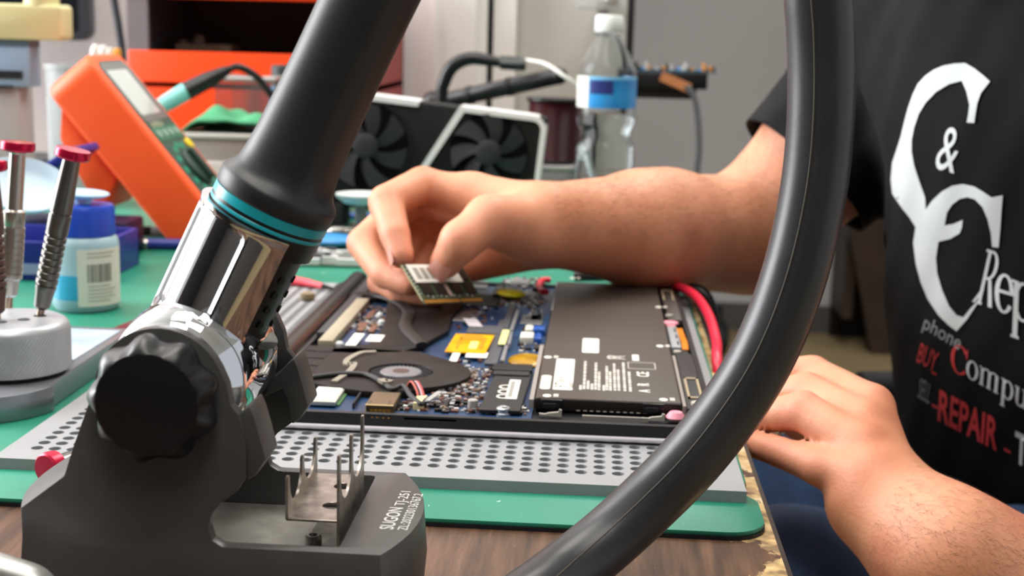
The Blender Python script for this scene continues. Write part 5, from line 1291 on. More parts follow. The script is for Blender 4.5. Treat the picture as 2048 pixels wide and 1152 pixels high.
# ---- water bottle
wb = (0.7, 151.0)
def wzz(py): return float(aty(1210, py, wb[1])[2])
S_ = 1/18.3
wt = thing('water_bottle', 'clear plastic water bottle with blue label and white cap', 'bottle', (*wb, MZ))
clear = mat('clear_plastic', '#f4f8fa', 0.04, trans=1.0, ior=1.16)
prf = [(46, 421), (56, 414), (58, 404)]
for k, py in enumerate(range(396, 300, -12)): prf += [(59, py), (56.5, py-5), (59, py-9)]
prf += [(58, 296), (54, 285), (49, 274), (51, 262), (57, 250), (60, 238), (58, 224), (57.5, 218), (57.5, 150), (58, 142), (52, 126), (43, 108), (33, 92), (25, 80), (21, 72), (21, 66)]
ow = [(r*S_, max(MZ, wzz(py))) for r, py in prf]
obj('bottle_shell', lathe(ow+[(r-0.09, z) for r, z in reversed(ow)]+[(0.2, MZ+0.15)], 56, (*wb, 0)), clear, wt, angle=80)
obj('water', lathe([(0.3, MZ+0.16)]+[(r-0.12, max(MZ+0.17, z)) for r, z in ow if z < wzz(226)]+[(2.4, wzz(226))], 48, (*wb, 0)), mat('water', '#f2f6f7', 0.0, trans=1.0, ior=1.12), wt, angle=80)
lm, nt, b, tc = nodes_mat('blue_bottle_label', 0.35)
sp_ = nd(nt, 'SeparateXYZ'); nt.links.new(tc.outputs['Object'], sp_.inputs['Vector'])
r1 = ramp(nt, (0.0, '#1f78bd'), (0.45, '#2a8fd0'), (1.0, '#1e6fb4')); mr = nd(nt, 'MapRange'); mr.inputs['From Min'].default_value = 0.11; mr.inputs['From Max'].default_value = 0.155
nt.links.new(sp_.outputs['Z'], mr.inputs['Value']); nt.links.new(mr.outputs['Result'], r1.inputs['Fac']); nt.links.new(r1.outputs['Color'], b.inputs['Base Color'])
def wwrap(a0, a1, z0, z1, r, n=24):
    V, F = [], []
    for k in range(n+1):
        a = math.radians(a0+(a1-a0)*k/n)
        for rr, z in ((r, z0), (r, z1), (r-0.03, z1), (r-0.03, z0)): V.append((wb[0]+rr*math.cos(a), wb[1]+rr*math.sin(a), z))
    F = [(4*k+j, 4*k+(j+1) % 4, 4*k+4+(j+1) % 4, 4*k+4+j) for k in range(n) for j in range(4)]+[(3, 2, 1, 0), (4*n, 4*n+1, 4*n+2, 4*n+3)]
    return V, F
zl0, zl1 = wzz(214), wzz(152); rl = 57.5*S_+0.06
lb_ = obj('label', wwrap(-128, 60, zl0, zl1, rl), lm, wt)
obj('label_white', wwrap(-185, -128, zl0, zl1, rl), lab_w, wt)
obj('label_panel', wwrap(-124, -78, zl0+1.5, zl1-0.4, rl+0.02), mat('deep_blue_print', '#23306f', 0.4), lb_)
obj('label_band', wwrap(-128, 60, zl1-0.28, zl1, rl+0.01), mat('light_blue_print', '#7fc0e6', 0.4), lb_)
obj('cap', lathe([(27*S_, wzz(64)), (28*S_, wzz(62)), (27*S_, wzz(34)), (24*S_, wzz(30)), (8*S_, wzz(29.5))], 40, (*wb, 0), rmod=lambda t, j: 1+0.012*math.cos(40*t)), mat('white_cap', '#d4d8d6', 0.4), wt, angle=40)
obj('neck_ring', lathe([(26*S_, wzz(72)), (27*S_, wzz(70)), (26*S_, wzz(67))], 32, (*wb, 0)), clear, wt)
# ---- spool of dark red wire and the silver box under it
sx_, sy_ = float(aty(1108, 265, 160)[0]), 160.0
zb, zt = float(aty(1108, 325, 160)[2]), float(aty(1108, 196, 160)[2])
bx_ = thing('silver_box', 'low silver metal box under the wire spool', 'box', (sx_, sy_, MZ))
obj('box_body', box(sx_-4.2, sx_+4.2, sy_-4, sy_+4, MZ, zb-0.5), mat('gray_tin', '#8f8f8f', 0.35, 0.6), bx_, bevel=0.15)
obj('box_lid', box(sx_-4.4, sx_+4.4, sy_-4.2, sy_+4.2, zb-0.5, zb), mat('gray_tin2', '#b0aeaa', 0.3, 0.6), bx_, bevel=0.15)
sl = thing('wire_spool', 'spool of dark red wire behind the water bottle', 'spool', (sx_, sy_, zb))
obj('flange', cyl((sx_, sy_, zb), (sx_, sy_, zb+0.35), 3.3, n=40), black_p, sl, bevel=0.08)
obj('flange', cyl((sx_, sy_, zt-0.35), (sx_, sy_, zt), 3.3, n=40), black_p, sl, bevel=0.08)
pr = []; nt_ = 26
for k in range(nt_+1): z = zb+0.35+(zt-zb-0.7)*k/nt_; pr += [(2.95, z), (3.08, z+0.12)]
obj('wire_winding', lathe(pr, 40, (sx_, sy_, 0)), mat('dark_red_wire', '#3d1119', 0.3), sl, angle=80)
# ---- black boom arm with arched cable, plug and white lead
p0, p1 = aty(868, 206, 166), aty(1118, 152, 160)
bm_ = thing('boom_arm', 'black desk boom arm reaching across behind the graphics card', 'arm', (p0[0], 166, MZ))
obj('post', tube([(p0[0], 166, MZ), (p0[0], 166, p0[2]+0.6)], 0.9, 20), black_p, bm_)
obj('foot', cyl((p0[0], 166, MZ), (p0[0], 166, MZ+1.0), 4.0, n=32), black_p, bm_, bevel=0.2)
obj('arm_tube', tube([tuple(p0), tuple(p1)], [0.95, 1.0, 0.95], 20, m=8), black_p, bm_)
obj('arm_joint', ball(tuple(p0), 1.5, 20, 12), black_p, bm_); obj('arm_end', ball(tuple(p1), 1.0, 16, 10), black_p, bm_)
for k in (0.3, 0.62): q = p0+(p1-p0)*k; obj('clamp_band', lathe([(1.08, -0.35), (1.12, 0), (1.08, 0.35)], 20, q, p1-p0), mat('vent_dark', '#020202', 0.6), bm_)
ap = [tuple(aty(px, py, 160)) for px, py in ((883, 205), (888, 165), (906, 132), (940, 117), (980, 121), (1004, 125))]
ca = thing('plug_cable', 'thick black cable arching up to a gray plug with a white lead', 'cable', (ap[0][0], 160, MZ))
obj('black_cable', tube([(ap[0][0], 160, MZ)]+ap, [0.62, 0.72, 0.8, 0.72, 0.55], 14, m=50), black_p, ca)
a_, b_ = aty(1000, 125, 160), aty(1052, 128, 160)
obj('plug', tube([tuple(a_), tuple(b_)], 0.85, 4, m=4), mat('plug_gray', '#2f3133', 0.4), ca, bevel=0.15)
obj('white_lead', tube([tuple(aty(px, py, yq)) for px, py, yq in ((1052, 120, 160), (1090, 128, 157.5), (1125, 150, 155.6), (1160, 178, 155.5), (1175, 230, 155.5))]+[(0.5, 155.6, MZ+0.3)], 0.22, 10, m=40), mat('white_lead', '#c8c6c0', 0.5), ca)
# ---- orange cabinet with an open front
cy0, cy1 = 172.0, 200.0
ox0, ox1 = wx(256, cy0), wx(742, cy0)
zl, zm, zu = float(aty(300, 246, cy0)[2]), float(aty(300, 101, cy0)[2]), float(aty(600, 3, cy0)[2])
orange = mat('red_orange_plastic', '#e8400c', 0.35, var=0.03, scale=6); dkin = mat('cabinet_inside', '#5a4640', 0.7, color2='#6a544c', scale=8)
ob = thing('storage_bin', 'red-orange open-front storage cabinet at the back of the bench', 'cabinet', ((ox0+ox1)/2, 185, MZ))
obj('front_lip', box(ox0, ox1, cy0, cy0+1.2, MZ, zm), orange, ob, bevel=0.2)
obj('top_lip', box(ox0, ox1, cy0, cy0+1.2, zu, zu+5), orange, ob, bevel=0.2)
obj('side_panel', box(ox0, ox0+0.8, cy0+1.0, cy1, MZ, zu+5), mat('bin_side_gray', '#6f6468', 0.6), ob, smooth=False); obj('side_panel', box(ox1-0.8, ox1, cy0+1.0, cy1, MZ, zu+5), mat('bin_side_red', '#8a1f1c', 0.5), ob, smooth=False)
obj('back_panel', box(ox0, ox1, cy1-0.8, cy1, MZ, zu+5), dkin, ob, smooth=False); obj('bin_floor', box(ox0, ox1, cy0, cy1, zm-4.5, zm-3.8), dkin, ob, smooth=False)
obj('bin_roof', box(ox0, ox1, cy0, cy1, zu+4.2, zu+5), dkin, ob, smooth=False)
obj('side_post', box(ox0, ox0+2.6, cy0+0.2, cy0+1.0, zm, zu), mat('bin_side_gray', '#6f6468', 0.6), ob, smooth=False)
q = aty(410, 95, 178); cb = solo('cardboard_strip', box(q[0]-3.5, q[0]+3.6, 177, 182, zm-3.8, q[2]+0.4), mat('brown_card', '#5b4636', 0.8), 'brown cardboard strip lying inside the orange cabinet', 'cardboard', (q[0], 179, zm-3.8), smooth=False)
for px, py, lb in ((368, 83, 'bright round knob left inside the orange cabinet'), (398, 74, 'bright round knob right inside the orange cabinet')):
    q = aty(px, py, 184); solo('metal_knob', lathe([(0.75, zm-3.8), (0.8, q[2]-0.7), (0.65, q[2]), (0.3, q[2]+0.3)], 20, (q[0], 184, 0)), mat('pale_knob', '#b8aaa2', 0.3), lb, 'knob', (q[0], 184, zm-3.8))
# ---- gray two-step tray with green cloth, wire basket, soldering iron, blue bottle
ty = 142.0
tx0, tx1 = wx(345, ty), wx(640, ty)
tz0, tz1, tz2 = MZ, float(aty(450, 322, ty)[2]), float(aty(450, 268, ty)[2])
tr = thing('gray_tray', 'gray two-step metal tray under the green cloth', 'tray', ((tx0+tx1)/2, 147, MZ))
gt = mat('gray_tray_metal', '#9c9490', 0.4, 0.3)
obj('lower_step', box(tx0, tx1, ty-0.8, ty+11, tz0, tz1), mat('pale_tray', '#b9b5b0', 0.4, 0.2), tr, bevel=0.25)
obj('upper_step', box(tx0+0.3, tx1, ty, ty+10.5, tz1, tz2-0.5), gt, tr, bevel=0.2); obj('tray_rim', box(tx0, tx1, ty-0.4, ty+11, tz2-0.5, tz2), mat('pale_tray', '#b9b5b0', 0.4, 0.2), tr, bevel=0.15)
V, F = [], []; nx_, ny_ = 60, 24
for j in range(ny_+1):
    for i in range(nx_+1):
        u, v = i/nx_, j/ny_; x = tx0+0.6+(11.5)*u; y = ty+0.4+9.0*v
        e = math.sin(math.pi*u)**0.6*math.sin(math.pi*min(1, v*0.9+0.1))**0.5
        z = tz2+0.12+e*(2.3+0.55*math.sin(7*u+2*v)+0.4*math.sin(13*u-5*v)+0.25*math.sin(19*u+9*v))
        V.append((x, y, max(z, tz2+0.06)))
F = [(j*(nx_+1)+i, j*(nx_+1)+i+1, (j+1)*(nx_+1)+i+1, (j+1)*(nx_+1)+i) for j in range(ny_) for i in range(nx_)]
cl = solo('green_cloth', (V, F), mat('green_cloth', '#3f8a62', 0.85, var=0.1, scale=30), 'crumpled green cloth on the gray tray', 'cloth', (tx0+6, ty+5, tz2), angle=180)
cl.modifiers.new('cloth_thickness', 'SOLIDIFY').thickness = 0.002
by_ = 158.0; bx0_, bx1_ = wx(430, by_), wx(548, by_); bz0, bz1 = MZ, float(aty(480, 158, by_)[2])
bk = thing('wire_basket', 'gray fine-mesh wire basket behind the green cloth', 'basket', ((bx0_+bx1_)/2, by_+4, MZ))
wm = mat('basket_wire', '#6d6868', 0.45, 0.5)
mv = []
for k in range(37): x = bx0_+(bx1_-bx0_)*k/36; mv.append(box(x-0.03, x+0.03, by_-0.03, by_+0.03, bz0, bz1)); mv.append(box(x-0.03, x+0.03, by_+7.97, by_+8.03, bz0, bz1))
for k in range(41): z = bz0+(bz1-bz0)*k/40; mv.append(box(bx0_, bx1_, by_-0.03, by_+0.03, z-0.03, z+0.03)); mv.append(box(bx0_, bx1_, by_+7.97, by_+8.03, z-0.03, z+0.03))
obj('wire_mesh', join(*mv), wm, bk, smooth=False, kind='stuff', fix=False)
obj('rim_wire', tube([(bx0_, by_, bz1), (bx1_, by_, bz1), (bx1_, by_+8, bz1), (bx0_, by_+8, bz1), (bx0_, by_, bz1)], 0.28, 10), mat('rim_pale', '#a6a1a0', 0.4, 0.5), bk)
obj('basket_floor', box(bx0_, bx1_, by_, by_+8, MZ, MZ+0.2), wm, bk, smooth=False)
# soldering iron laid over the basket rim
pa, pb, pc = aty(300, 226, 150), aty(372, 183, 152), aty(455, 140, 154)
si = thing('soldering_iron', 'soldering iron with teal and black handle leaning on the wire basket', 'soldering iron', (pa[0], 150, MZ))
obj('teal_grip', tube([tuple(pa), tuple(pb)], [0.8, 0.95, 1.0], 20, m=6), mat('pale_teal', '#7fc9c6', 0.4), si)
obj('black_sleeve', tube([tuple(pb), tuple(pb+(pc-pb)*0.55), tuple(pc)], [1.05, 0.95, 0.55], 20, m=10), black_p, si)
obj('tip_shank', tube([tuple(pa+(pa-pb)*0.9), tuple(pa)], [0.15, 0.35], 14, m=5), steel, si)
obj('cord', tube([tuple(pc), tuple(aty(478, 134, 155)), tuple(aty(515, 155, 156)), tuple(aty(550, 200, 156.5)), tuple(aty(590, 250, 157.5)), tuple(aty(610, 300, 158))], 0.42, 12, m=40), black_p, si)
q = aty(568, 200, 168); bo = thing('blue_spray_bottle', 'blue metal bottle with silver neck and dark cap behind the basket', 'bottle', (q[0], 168, MZ))
zz = lambda py: float(aty(568, py, 168)[2])
obj('bottle_body', lathe([(1.7, MZ), (1.85, MZ+0.2), (1.85, zz(182)), (1.5, zz(172))], 32, (q[0], 168, 0)), mat('sky_blue', '#4aa3cf', 0.3), bo)
obj('neck', lathe([(1.5, zz(174)), (1.8, zz(165)), (1.75, zz(152)), (1.4, zz(148))], 32, (q[0], 168, 0)), mat('silver_neck', '#c5beb4', 0.2, 0.9), bo); obj('cap', lathe([(1.55, zz(150)), (1.55, zz(133)), (1.3, zz(130))], 32, (q[0], 168, 0)), mat('dark_cap', '#2f3838', 0.5), bo)
# ---- cream bench machine, monitor, jar of swabs
my = 128.0
def mxz(px, py, y=my): q = aty(px, py, y); return q[0], q[2]
a0, z1 = mxz(-120, 20); a1, z0 = mxz(124, 82)
ma = thing('bench_machine', 'cream-headed bench machine with pale blue slotted panel at far left', 'machine', ((a0+a1)/2, 134, MZ))
obj('cream_head', prism(rrect(a0, a1, z0, mxz(60, 8)[1], 0.5), my, my+3.0, 'y'), mat('cream_plastic', '#d6cf9c', 0.45), ma, bevel=0.25)
obj('head_collar', cyl((mxz(70, 10)[0], my+1.6, mxz(70, 12)[1]), (mxz(70, 10)[0], my+1.6, mxz(70, 12)[1]+6), 1.6, n=32), mat('cream_plastic', '#d6cf9c', 0.45), ma)
c0_, _ = mxz(-140, 80); c1_, _ = mxz(54, 80)
obj('dark_band', box(c0_, c1_, my+0.4, my+3, mxz(30, 94)[1], z0+0.02), mat('slate_band', '#5a6a7a', 0.4), ma)
pn = obj('blue_panel', box(c0_, c1_, my+0.4, my+3, mxz(30, 174)[1], mxz(30, 94)[1]), mat('pale_blue_panel', '#8fa8c2', 0.4), ma, bevel=0.1)
obj('slot', box(c0_, mxz(42, 150)[0], my+0.3, my+0.45, mxz(30, 158)[1], mxz(30, 142)[1]), mat('vent_dark', '#020202', 0.6), pn, smooth=False); obj('slot', box(c0_, mxz(22, 172)[0], my+0.3, my+0.45, mxz(10, 176)[1], mxz(10, 171)[1]), mat('vent_dark', '#020202', 0.6), pn, smooth=False)
obj('gray_column', box(c0_, mxz(34, 230)[0], my+0.8, my+4, MZ, mxz(30, 174)[1]), mat('warm_gray_panel', '#a7a3a3', 0.5), ma, bevel=0.15)
q0, q1 = aty(20, 82, 190), aty(182, 82, 190)
mo = thing('monitor', 'dark monitor with rounded corner behind the cream machine', 'monitor', ((q0[0]+q1[0])/2, 190, 0.0))
obj('bezel', prism(rrect(q0[0]-20, q1[0], q1[2], q1[2]+26, 1.6), 189, 192, 'y'), mat('monitor_gray', '#34363c', 0.4), mo, bevel=0.2)
obj('screen', prism(rrect(q0[0]-19, q1[0]-1.4, q1[2]+1.2, q1[2]+25, 0.4), 188.9, 189.05, 'y'), mat('screen_black', '#15161a', 0.15), mo)
obj('neck', box(q0[0]-6, q0[0]-2, 190, 191.5, 0, q1[2]+3), mat('monitor_gray', '#34363c', 0.4), mo); obj('foot', box(q0[0]-14, q0[0]+6, 184, 197, 0, 0.8), mat('monitor_gray', '#34363c', 0.4), mo)
jy = 146.0; q = aty(160, 150, jy); jz0, jz1 = MZ, float(aty(160, 128, jy)[2])
jr = thing('glass_jar', 'clear jar holding white swabs behind the multimeter', 'jar', (q[0], jy, MZ))
obj('jar_wall', lathe([(0.2, MZ), (3.2, MZ), (3.5, MZ+0.4), (3.5, jz1-0.6), (3.7, jz1-0.5), (3.7, jz1), (3.4, jz1), (3.2, jz1-0.5), (3.2, MZ+0.6), (0.2, MZ+0.5)], 40, (q[0], jy, 0)), mat('jar_glass', '#d5d9da', 0.1, trans=0.7, ior=1.15), jr)
for k, (px, py, m, lb) in enumerate(((192, 90, 'white_swab', 'white swab standing leftmost in the jar'), (208, 92, 'white_swab', 'white swab standing between the others in the jar'), (222, 97, 'white_swab2', 'off-white swab standing second from right in the jar'), (236, 98, 'amber_swab', 'amber-tipped swab standing rightmost in the jar'))):
    t_ = aty(px, py, jy); b0 = Vector((q[0]+0.4*k-0.6, jy, MZ+0.7))
    s_ = thing('cotton_swab', lb, 'swab', tuple(b0), 'swabs in the jar'); col = {'white_swab': '#dedbd6', 'white_swab2': '#cfc9bf', 'amber_swab': '#d8923a'}[m]
    obj('stick', tube([tuple(b0), tuple(t_)], 0.28, 10), mat('swab_stick', '#d5d3cf', 0.6), s_); d_ = (Vector(t_)-b0).normalized()
    obj('bud', lathe([(0.25, -1.6), (0.48, -1.2), (0.5, -0.5), (0.3, 0.05)], 14, Vector(t_), d_), mat(m, col, 0.8), s_)
kc = [tuple(aty(px, py, 176)) for px, py in ((222, -60), (228, 0), (238, 60), (246, 130))]+[(aty(247, 200, 176)[0], 176, 5), (aty(247, 200, 176)[0]+1, 175, 0.6)]
solo('wall_cable', tube(kc, 0.5, 12, m=40), mat('cable_slate', '#2b2e34', 0.5), 'dark cable hanging beside the orange cabinet', 'cable', (kc[-1][0], 175, 0))
# ---- white dish on a gray post, blue strip and boards between the gun and the hand
dy = 126.0; q = aty(722, 395, dy)
dsn = thing('white_dish', 'white oval dish on a gray post under the graphics card', 'dish', (q[0], dy, MZ))
obj('dish', lathe([(0.4, q[2]-0.7), (1.6, q[2]-0.5), (2.3, q[2]+0.1), (2.4, q[2]+0.35), (2.2, q[2]+0.3), (0.4, q[2]+0.1)], 40, (q[0], dy, 0)), mat('white_ceramic', '#d9dcdc', 0.3), dsn)
obj('post', lathe([(0.9, MZ), (0.6, MZ+0.4), (0.55, q[2]-0.6)], 20, (q[0], dy, 0)), mat('post_gray', '#7d7f80', 0.4, 0.3), dsn)
c = atz(672, 428, 0.7); solo('blue_ruler', box(c[0]-6, c[0]+4, c[1]-1.2, c[1]+1.2, MZ, MZ+0.45), mat('blue_plastic2', '#2f6fb5', 0.4), 'blue plastic strip lying on the mat behind the gun', 'strip', (c[0], c[1], MZ), bevel=0.05)
c = atz(676, 470, 0.6)
sd = thing('silver_clip', 'short silver rod lying on the mat behind the gun barrel', 'rod', (c[0], c[1], MZ))
obj('rod', tube([(c[0]-3, c[1]-0.5, MZ+0.5), (c[0]+2.5, c[1]+0.6, MZ+0.5)], 0.5, 16), steel, sd); obj('rod_collar', tube([(c[0]-0.6, c[1], MZ+0.55), (c[0]+0.6, c[1]+0.2, MZ+0.55)], 0.55, 16), dsteel, sd)
def board(name, label, c, s, rz, comps, m, seed):
    t = thing(name, label, 'circuit board', (c[0], c[1], MZ)); r = random.Random(seed)
    Mx = Matrix.Translation((c[0], c[1], c[2])) @ Matrix.Rotation(math.radians(rz), 4, 'Z')
    bd = obj('board', xf(box(-s[0]/2, s[0]/2, -s[1]/2, s[1]/2, 0, 0.16), Mx), m, t, smooth=False)
    for k in range(comps):
        w, h, tt_ = r.choice([(0.8, 0.6, 0.4), (1.4, 0.5, 0.6), (0.5, 0.5, 0.7), (2.0, 0.7, 0.5)])
        x, y = r.uniform(-s[0]/2+w/2, s[0]/2-w/2), r.uniform(-s[1]/2+h/2, s[1]/2-h/2)
        col = r.choice([('comp_white', '#c6c8c8'), ('comp_white', '#c6c8c8'), ('comp_black', '#18181a'), ('sky_part', '#3f8fd0'), ('socket_gray', '#4a4b50')])
        obj('component', xf(box(x-w/2, x+w/2, y-h/2, y+h/2, 0.16, 0.16+tt_), Mx), mat(col[0], col[1], 0.4), bd, smooth=False)
    return t
c = atz(690, 520, 0.5); board('circuit_board', 'green circuit board with white parts lying left of the raised hand', (c[0], c[1], MZ+0.02), (9.5, 6.0), 4, 34, mat('green_pcb2', '#2f5a48', 0.4), 5)
c = atz(648, 497, 0.5); solo('blue_glove', xf(ball((0, 0, 0), 1, 24, 12, (2.6, 2.0, 0.6)), Matrix.Translation((c[0], c[1]+2.2, MZ+0.6))), mat('sky_part', '#3f8fd0', 0.4), 'bright blue plastic cover piece behind the circuit board', 'cover', (c[0], c[1]+2.2, MZ))
rp0, rp1 = atz(598, 562, PT+0.4), atz(646, 572, PT+0.35)
rpb = thing('test_probe', 'red test probe with dark tip lying on the perforated board', 'probe', (rp0[0], rp0[1], PT))
obj('red_body', tube([(rp0[0]-4, rp0[1]+1.5, PT+0.36), (rp0[0], rp0[1], PT+0.36), (rp1[0], rp1[1], PT+0.34)], [0.34, 0.34, 0.2], 14, m=12), mat('red_plastic', '#d8414e', 0.4), rpb); obj('dark_tip', tube([(rp1[0], rp1[1], PT+0.34), (rp1[0]+1.1, rp1[1]-0.5, PT+0.2)], [0.2, 0.08], 10, m=4), black_p, rpb)
c = atz(615, 592, PT+0.3); solo('brown_bead', lathe([(0.3, 0), (0.55, 0.15), (0.5, 0.5), (0.2, 0.62)], 18, (c[0], c[1], PT)), mat('brown_resin', '#7c6a50', 0.5), 'small brown resin blob on the perforated board beside the probe', 'blob', (c[0], c[1], PT))
# ---- shelf with circuit boards on the black post, hanging cable
sy0, sy1 = 190.0, 206.0
s0_, s1_ = wx(1240, sy0), wx(1416, sy0); sz0, sz1 = float(aty(1350, 178, sy0)[2]), float(aty(1350, 145, sy0)[2])
sh = thing('wall_shelf', 'black shelf box fixed to the black post behind the water bottle', 'shelf', ((s0_+s1_)/2, 198, sz0))
obj('shelf_box', box(s0_, s1_, sy0, sy1, sz0, sz1), black_p, sh, bevel=0.15); obj('shelf_bracket', box(s0_, s0_+10.5, sy0+1.5, sy1, sz0-1.4, sz0), mat('bracket_dark', '#2a2a2c', 0.5), sh)
r = random.Random(11)
for k in range(4):
    x = s0_+3.0+k*2.9; t = thing('loose_board', ('blue circuit board lying leftmost on the black shelf', 'blue circuit board lying second from left on the black shelf', 'blue circuit board lying third from left on the black shelf', 'blue circuit board lying rightmost on the black shelf')[k], 'circuit board', (x, 196, sz1), 'boards on the black shelf')
    bd = obj('board', box(x-1.3, x+1.3, sy0+1, sy0+8, sz1, sz1+0.25), mat('shelf_board', '#2c4f63', 0.4), t, smooth=False)
    for j in range(5): xx = x-1.0+0.45*j; obj('component', box(xx, xx+0.35, sy0+1.3+r.random(), sy0+2.6+r.random()*2, sz1+0.25, sz1+0.5+r.random()*0.8), mat(*r.choice([('comp_white', '#c6c8c8'), ('amber_swab', '#d8923a'), ('sky_part', '#3f8fd0'), ('comp_black', '#18181a')])), bd, smooth=False)
q0, q1 = aty(1322, 152, sy0-0.3), aty(1380, 177, sy0-0.3)
solo('copper_strip', strip([tuple(q0), tuple((q0+q1)/2), tuple(q1)], 1.3, 0.25, up=(0, -1, 0)), mat('copper_tan', '#b5774e', 0.4), 'copper-coloured strip slanting across the front of the black shelf', 'strip', (q0[0], sy0-0.3, q1[2]))
hc = [tuple(aty(px, py, 188.5)) for px, py in ((1372, 172), (1388, 195), (1396, 240), (1398, 300), (1394, 345))]+[(13.5, 188.5, -10)]
solo('hanging_cable', tube(hc, 0.42, 12, m=30), mat('cable_gray', '#55575b', 0.5), 'gray cable hanging from the right end of the black shelf', 'cable', (hc[0][0], 188.5, hc[-1][2]))
q = aty(1205, 8, 180)
cg = thing('clear_bracket', 'clear plastic and metal bracket on the door above the water bottle', 'bracket', (q[0], 204, q[2]-1))
obj('arm_bar', box(q[0]-0.8, q[0]+0.8, 186, 207, q[2]-0.2, q[2]+0.6), mat('bright_bracket', '#c8c8c6', 0.25, 0.7), cg, bevel=0.1); obj('head', join(box(q[0]-3.4, q[0]+2.6, 183, 186, q[2]-0.6, q[2]+3.5)), mat('frosted_plastic', '#d6d8d6', 0.25, trans=0.4, ior=1.2), cg, bevel=0.2)
obj('knob', lathe([(0.6, 0), (0.9, 0.4), (0.9, 1.2), (0.5, 1.5)], 20, (q[0]+1.2, 183, q[2]+0.8), (0, -1, 0)), mat('bright_bracket', '#c8c8c6', 0.25, 0.7), cg)
# ---- power leads at the far right corner of the laptop
rd = [tuple(aty(px, py, y)) for px, py, y in ((1310, 563, 101.5), (1350, 571, 99.5), (1388, 590, 96), (1416, 628, 91.5), (1433, 684, 86.5), (1437, 742, 82))]+[(9.2, 80.5, -6), (9.6, 82, -22), (12, 90, -45)]
solo('red_lead', tube(rd, 0.34, 14, m=70), mat('red_silicone', '#e22a45', 0.35), 'thick red lead curving over the bench edge beside the laptop', 'cable', (rd[0][0], rd[0][1], MZ))
bl = [tuple(aty(px, py, y)) for px, py, y in ((1150, 552, 104), (1215, 551, 103.5), (1270, 549, 103), (1325, 552, 102), (1362, 572, 100.5))]+[(8.6, 99.5, 0.6), (9.4, 99, -8), (11, 100, -40)]
solo('black_lead', tube(bl, 0.42, 14, m=60), black_p, 'black lead running behind the far end of the laptop', 'cable', (bl[0][0], bl[0][1], MZ))
# ================================================================== behind the technician
fy = 425.0
f0, f1 = wx(1690, fy, 550), wx(1870, fy, 550)
brn = mat('dark_brown_wood', '#3a2a20', 0.5, color2='#2a1d16', scale=10)
bkc = thing('wooden_cabinet', 'dark brown wooden cabinet on the floor behind the technician', 'cabinet', ((f0+f1)/2, fy+8, FLOOR_Z))
obj('side_panel', box(f0, f0+3, fy, fy+22, FLOOR_Z+10, 60), brn, bkc, smooth=False); obj('side_panel', box(f1-3+30, f1+30, fy, fy+22, FLOOR_Z, 60), brn, bkc, smooth=False)
obj('back_panel', box(f0, f1+30, fy+20, fy+22, FLOOR_Z, 60), mat('cabinet_dark', '#17110e', 0.6), bkc, smooth=False)
for z in (58, 28, -2, -34): obj('shelf_board', box(f0, f1+30, fy, fy+22, z, z+2.4), brn, bkc, smooth=False)
obj('front_panel', box(f0+8, f1+30, fy, fy+2, FLOOR_Z+1, -34), brn, bkc, smooth=False)
obj('slanted_leg', prism([(f0-1, -34), (f0+7, -34), (f0+16, FLOOR_Z), (f0+9, FLOOR_Z)], fy-4, fy, 'y'), brn, bkc, smooth=False)
q = aty(1428, 622, 405)
cs = thing('floor_caster', 'black caster wheel on the floor beyond the bench corner', 'wheel', (q[0], 405, FLOOR_Z))
obj('wheel', lathe([(1.5, -3), (6.0, -2.6), (6.8, -1.5), (6.8, 1.5), (6.0, 2.6), (1.5, 3)], 32, (q[0], 405, FLOOR_Z+6.8), (1, 0.35, 0)), black_p, cs); obj('fork', box(q[0]-2.6, q[0]+2.6, 403.5, 406.5, FLOOR_Z+7, FLOOR_Z+17), black_p, cs, bevel=0.4)
# office chair under the technician
hc_ = tf(0, -2, -38)
oc = thing('office_chair', 'black office chair under the technician', 'chair', (hc_[0], hc_[1], FLOOR_Z))
sz_ = hc_[2]-12
obj('seat', prism(rrect(hc_[0]-23, hc_[0]+23, hc_[1]-24, hc_[1]+24, 8), sz_-7, sz_), mat('black_fabric', '#101012', 0.8), oc, bevel=1.5)
obj('column', cyl((hc_[0], hc_[1], FLOOR_Z+8), (hc_[0], hc_[1], sz_-6), 2.5), M_steel, oc)
for k in range(5):
    a = 2*math.pi*k/5+0.3; e = (hc_[0]+28*math.cos(a), hc_[1]+28*math.sin(a), FLOOR_Z+7)
    lg = obj('base_leg', tube([(hc_[0], hc_[1], FLOOR_Z+11), e], [2.4, 1.5], 10, m=4), black_p, oc); obj('caster', lathe([(1.5, -1.6), (2.6, -1.2), (2.6, 1.2), (1.5, 1.6)], 18, (e[0], e[1], FLOOR_Z+2.6), (math.sin(a), -math.cos(a), 0)), black_p, lg)
ar_ = aty(1812, 822, 112)
obj('armrest', tube([(ar_[0]-3, ar_[1]+4, ar_[2]), (ar_[0]+6, ar_[1]+6, ar_[2]), (ar_[0]+20, ar_[1]+12, ar_[2])], 2.2, 14, m=10), mat('black_fabric', '#101012', 0.8), oc); obj('arm_post', tube([(ar_[0]+8, ar_[1]+7, ar_[2]-1), (ar_[0]+14, ar_[1], sz_-4)], 1.6, 12), black_p, oc)
bkp = hc_-nn*26
obj('backrest', xf(bxc((0, 0, 0), (44, 5, 48)), Matrix.Translation(Vector((bkp[0]+4, bkp[1]+3, sz_+32))) @ Matrix.Rotation(math.atan2(tt[1], tt[0]), 4, 'Z')), mat('black_fabric', '#101012', 0.8), oc, bevel=2)
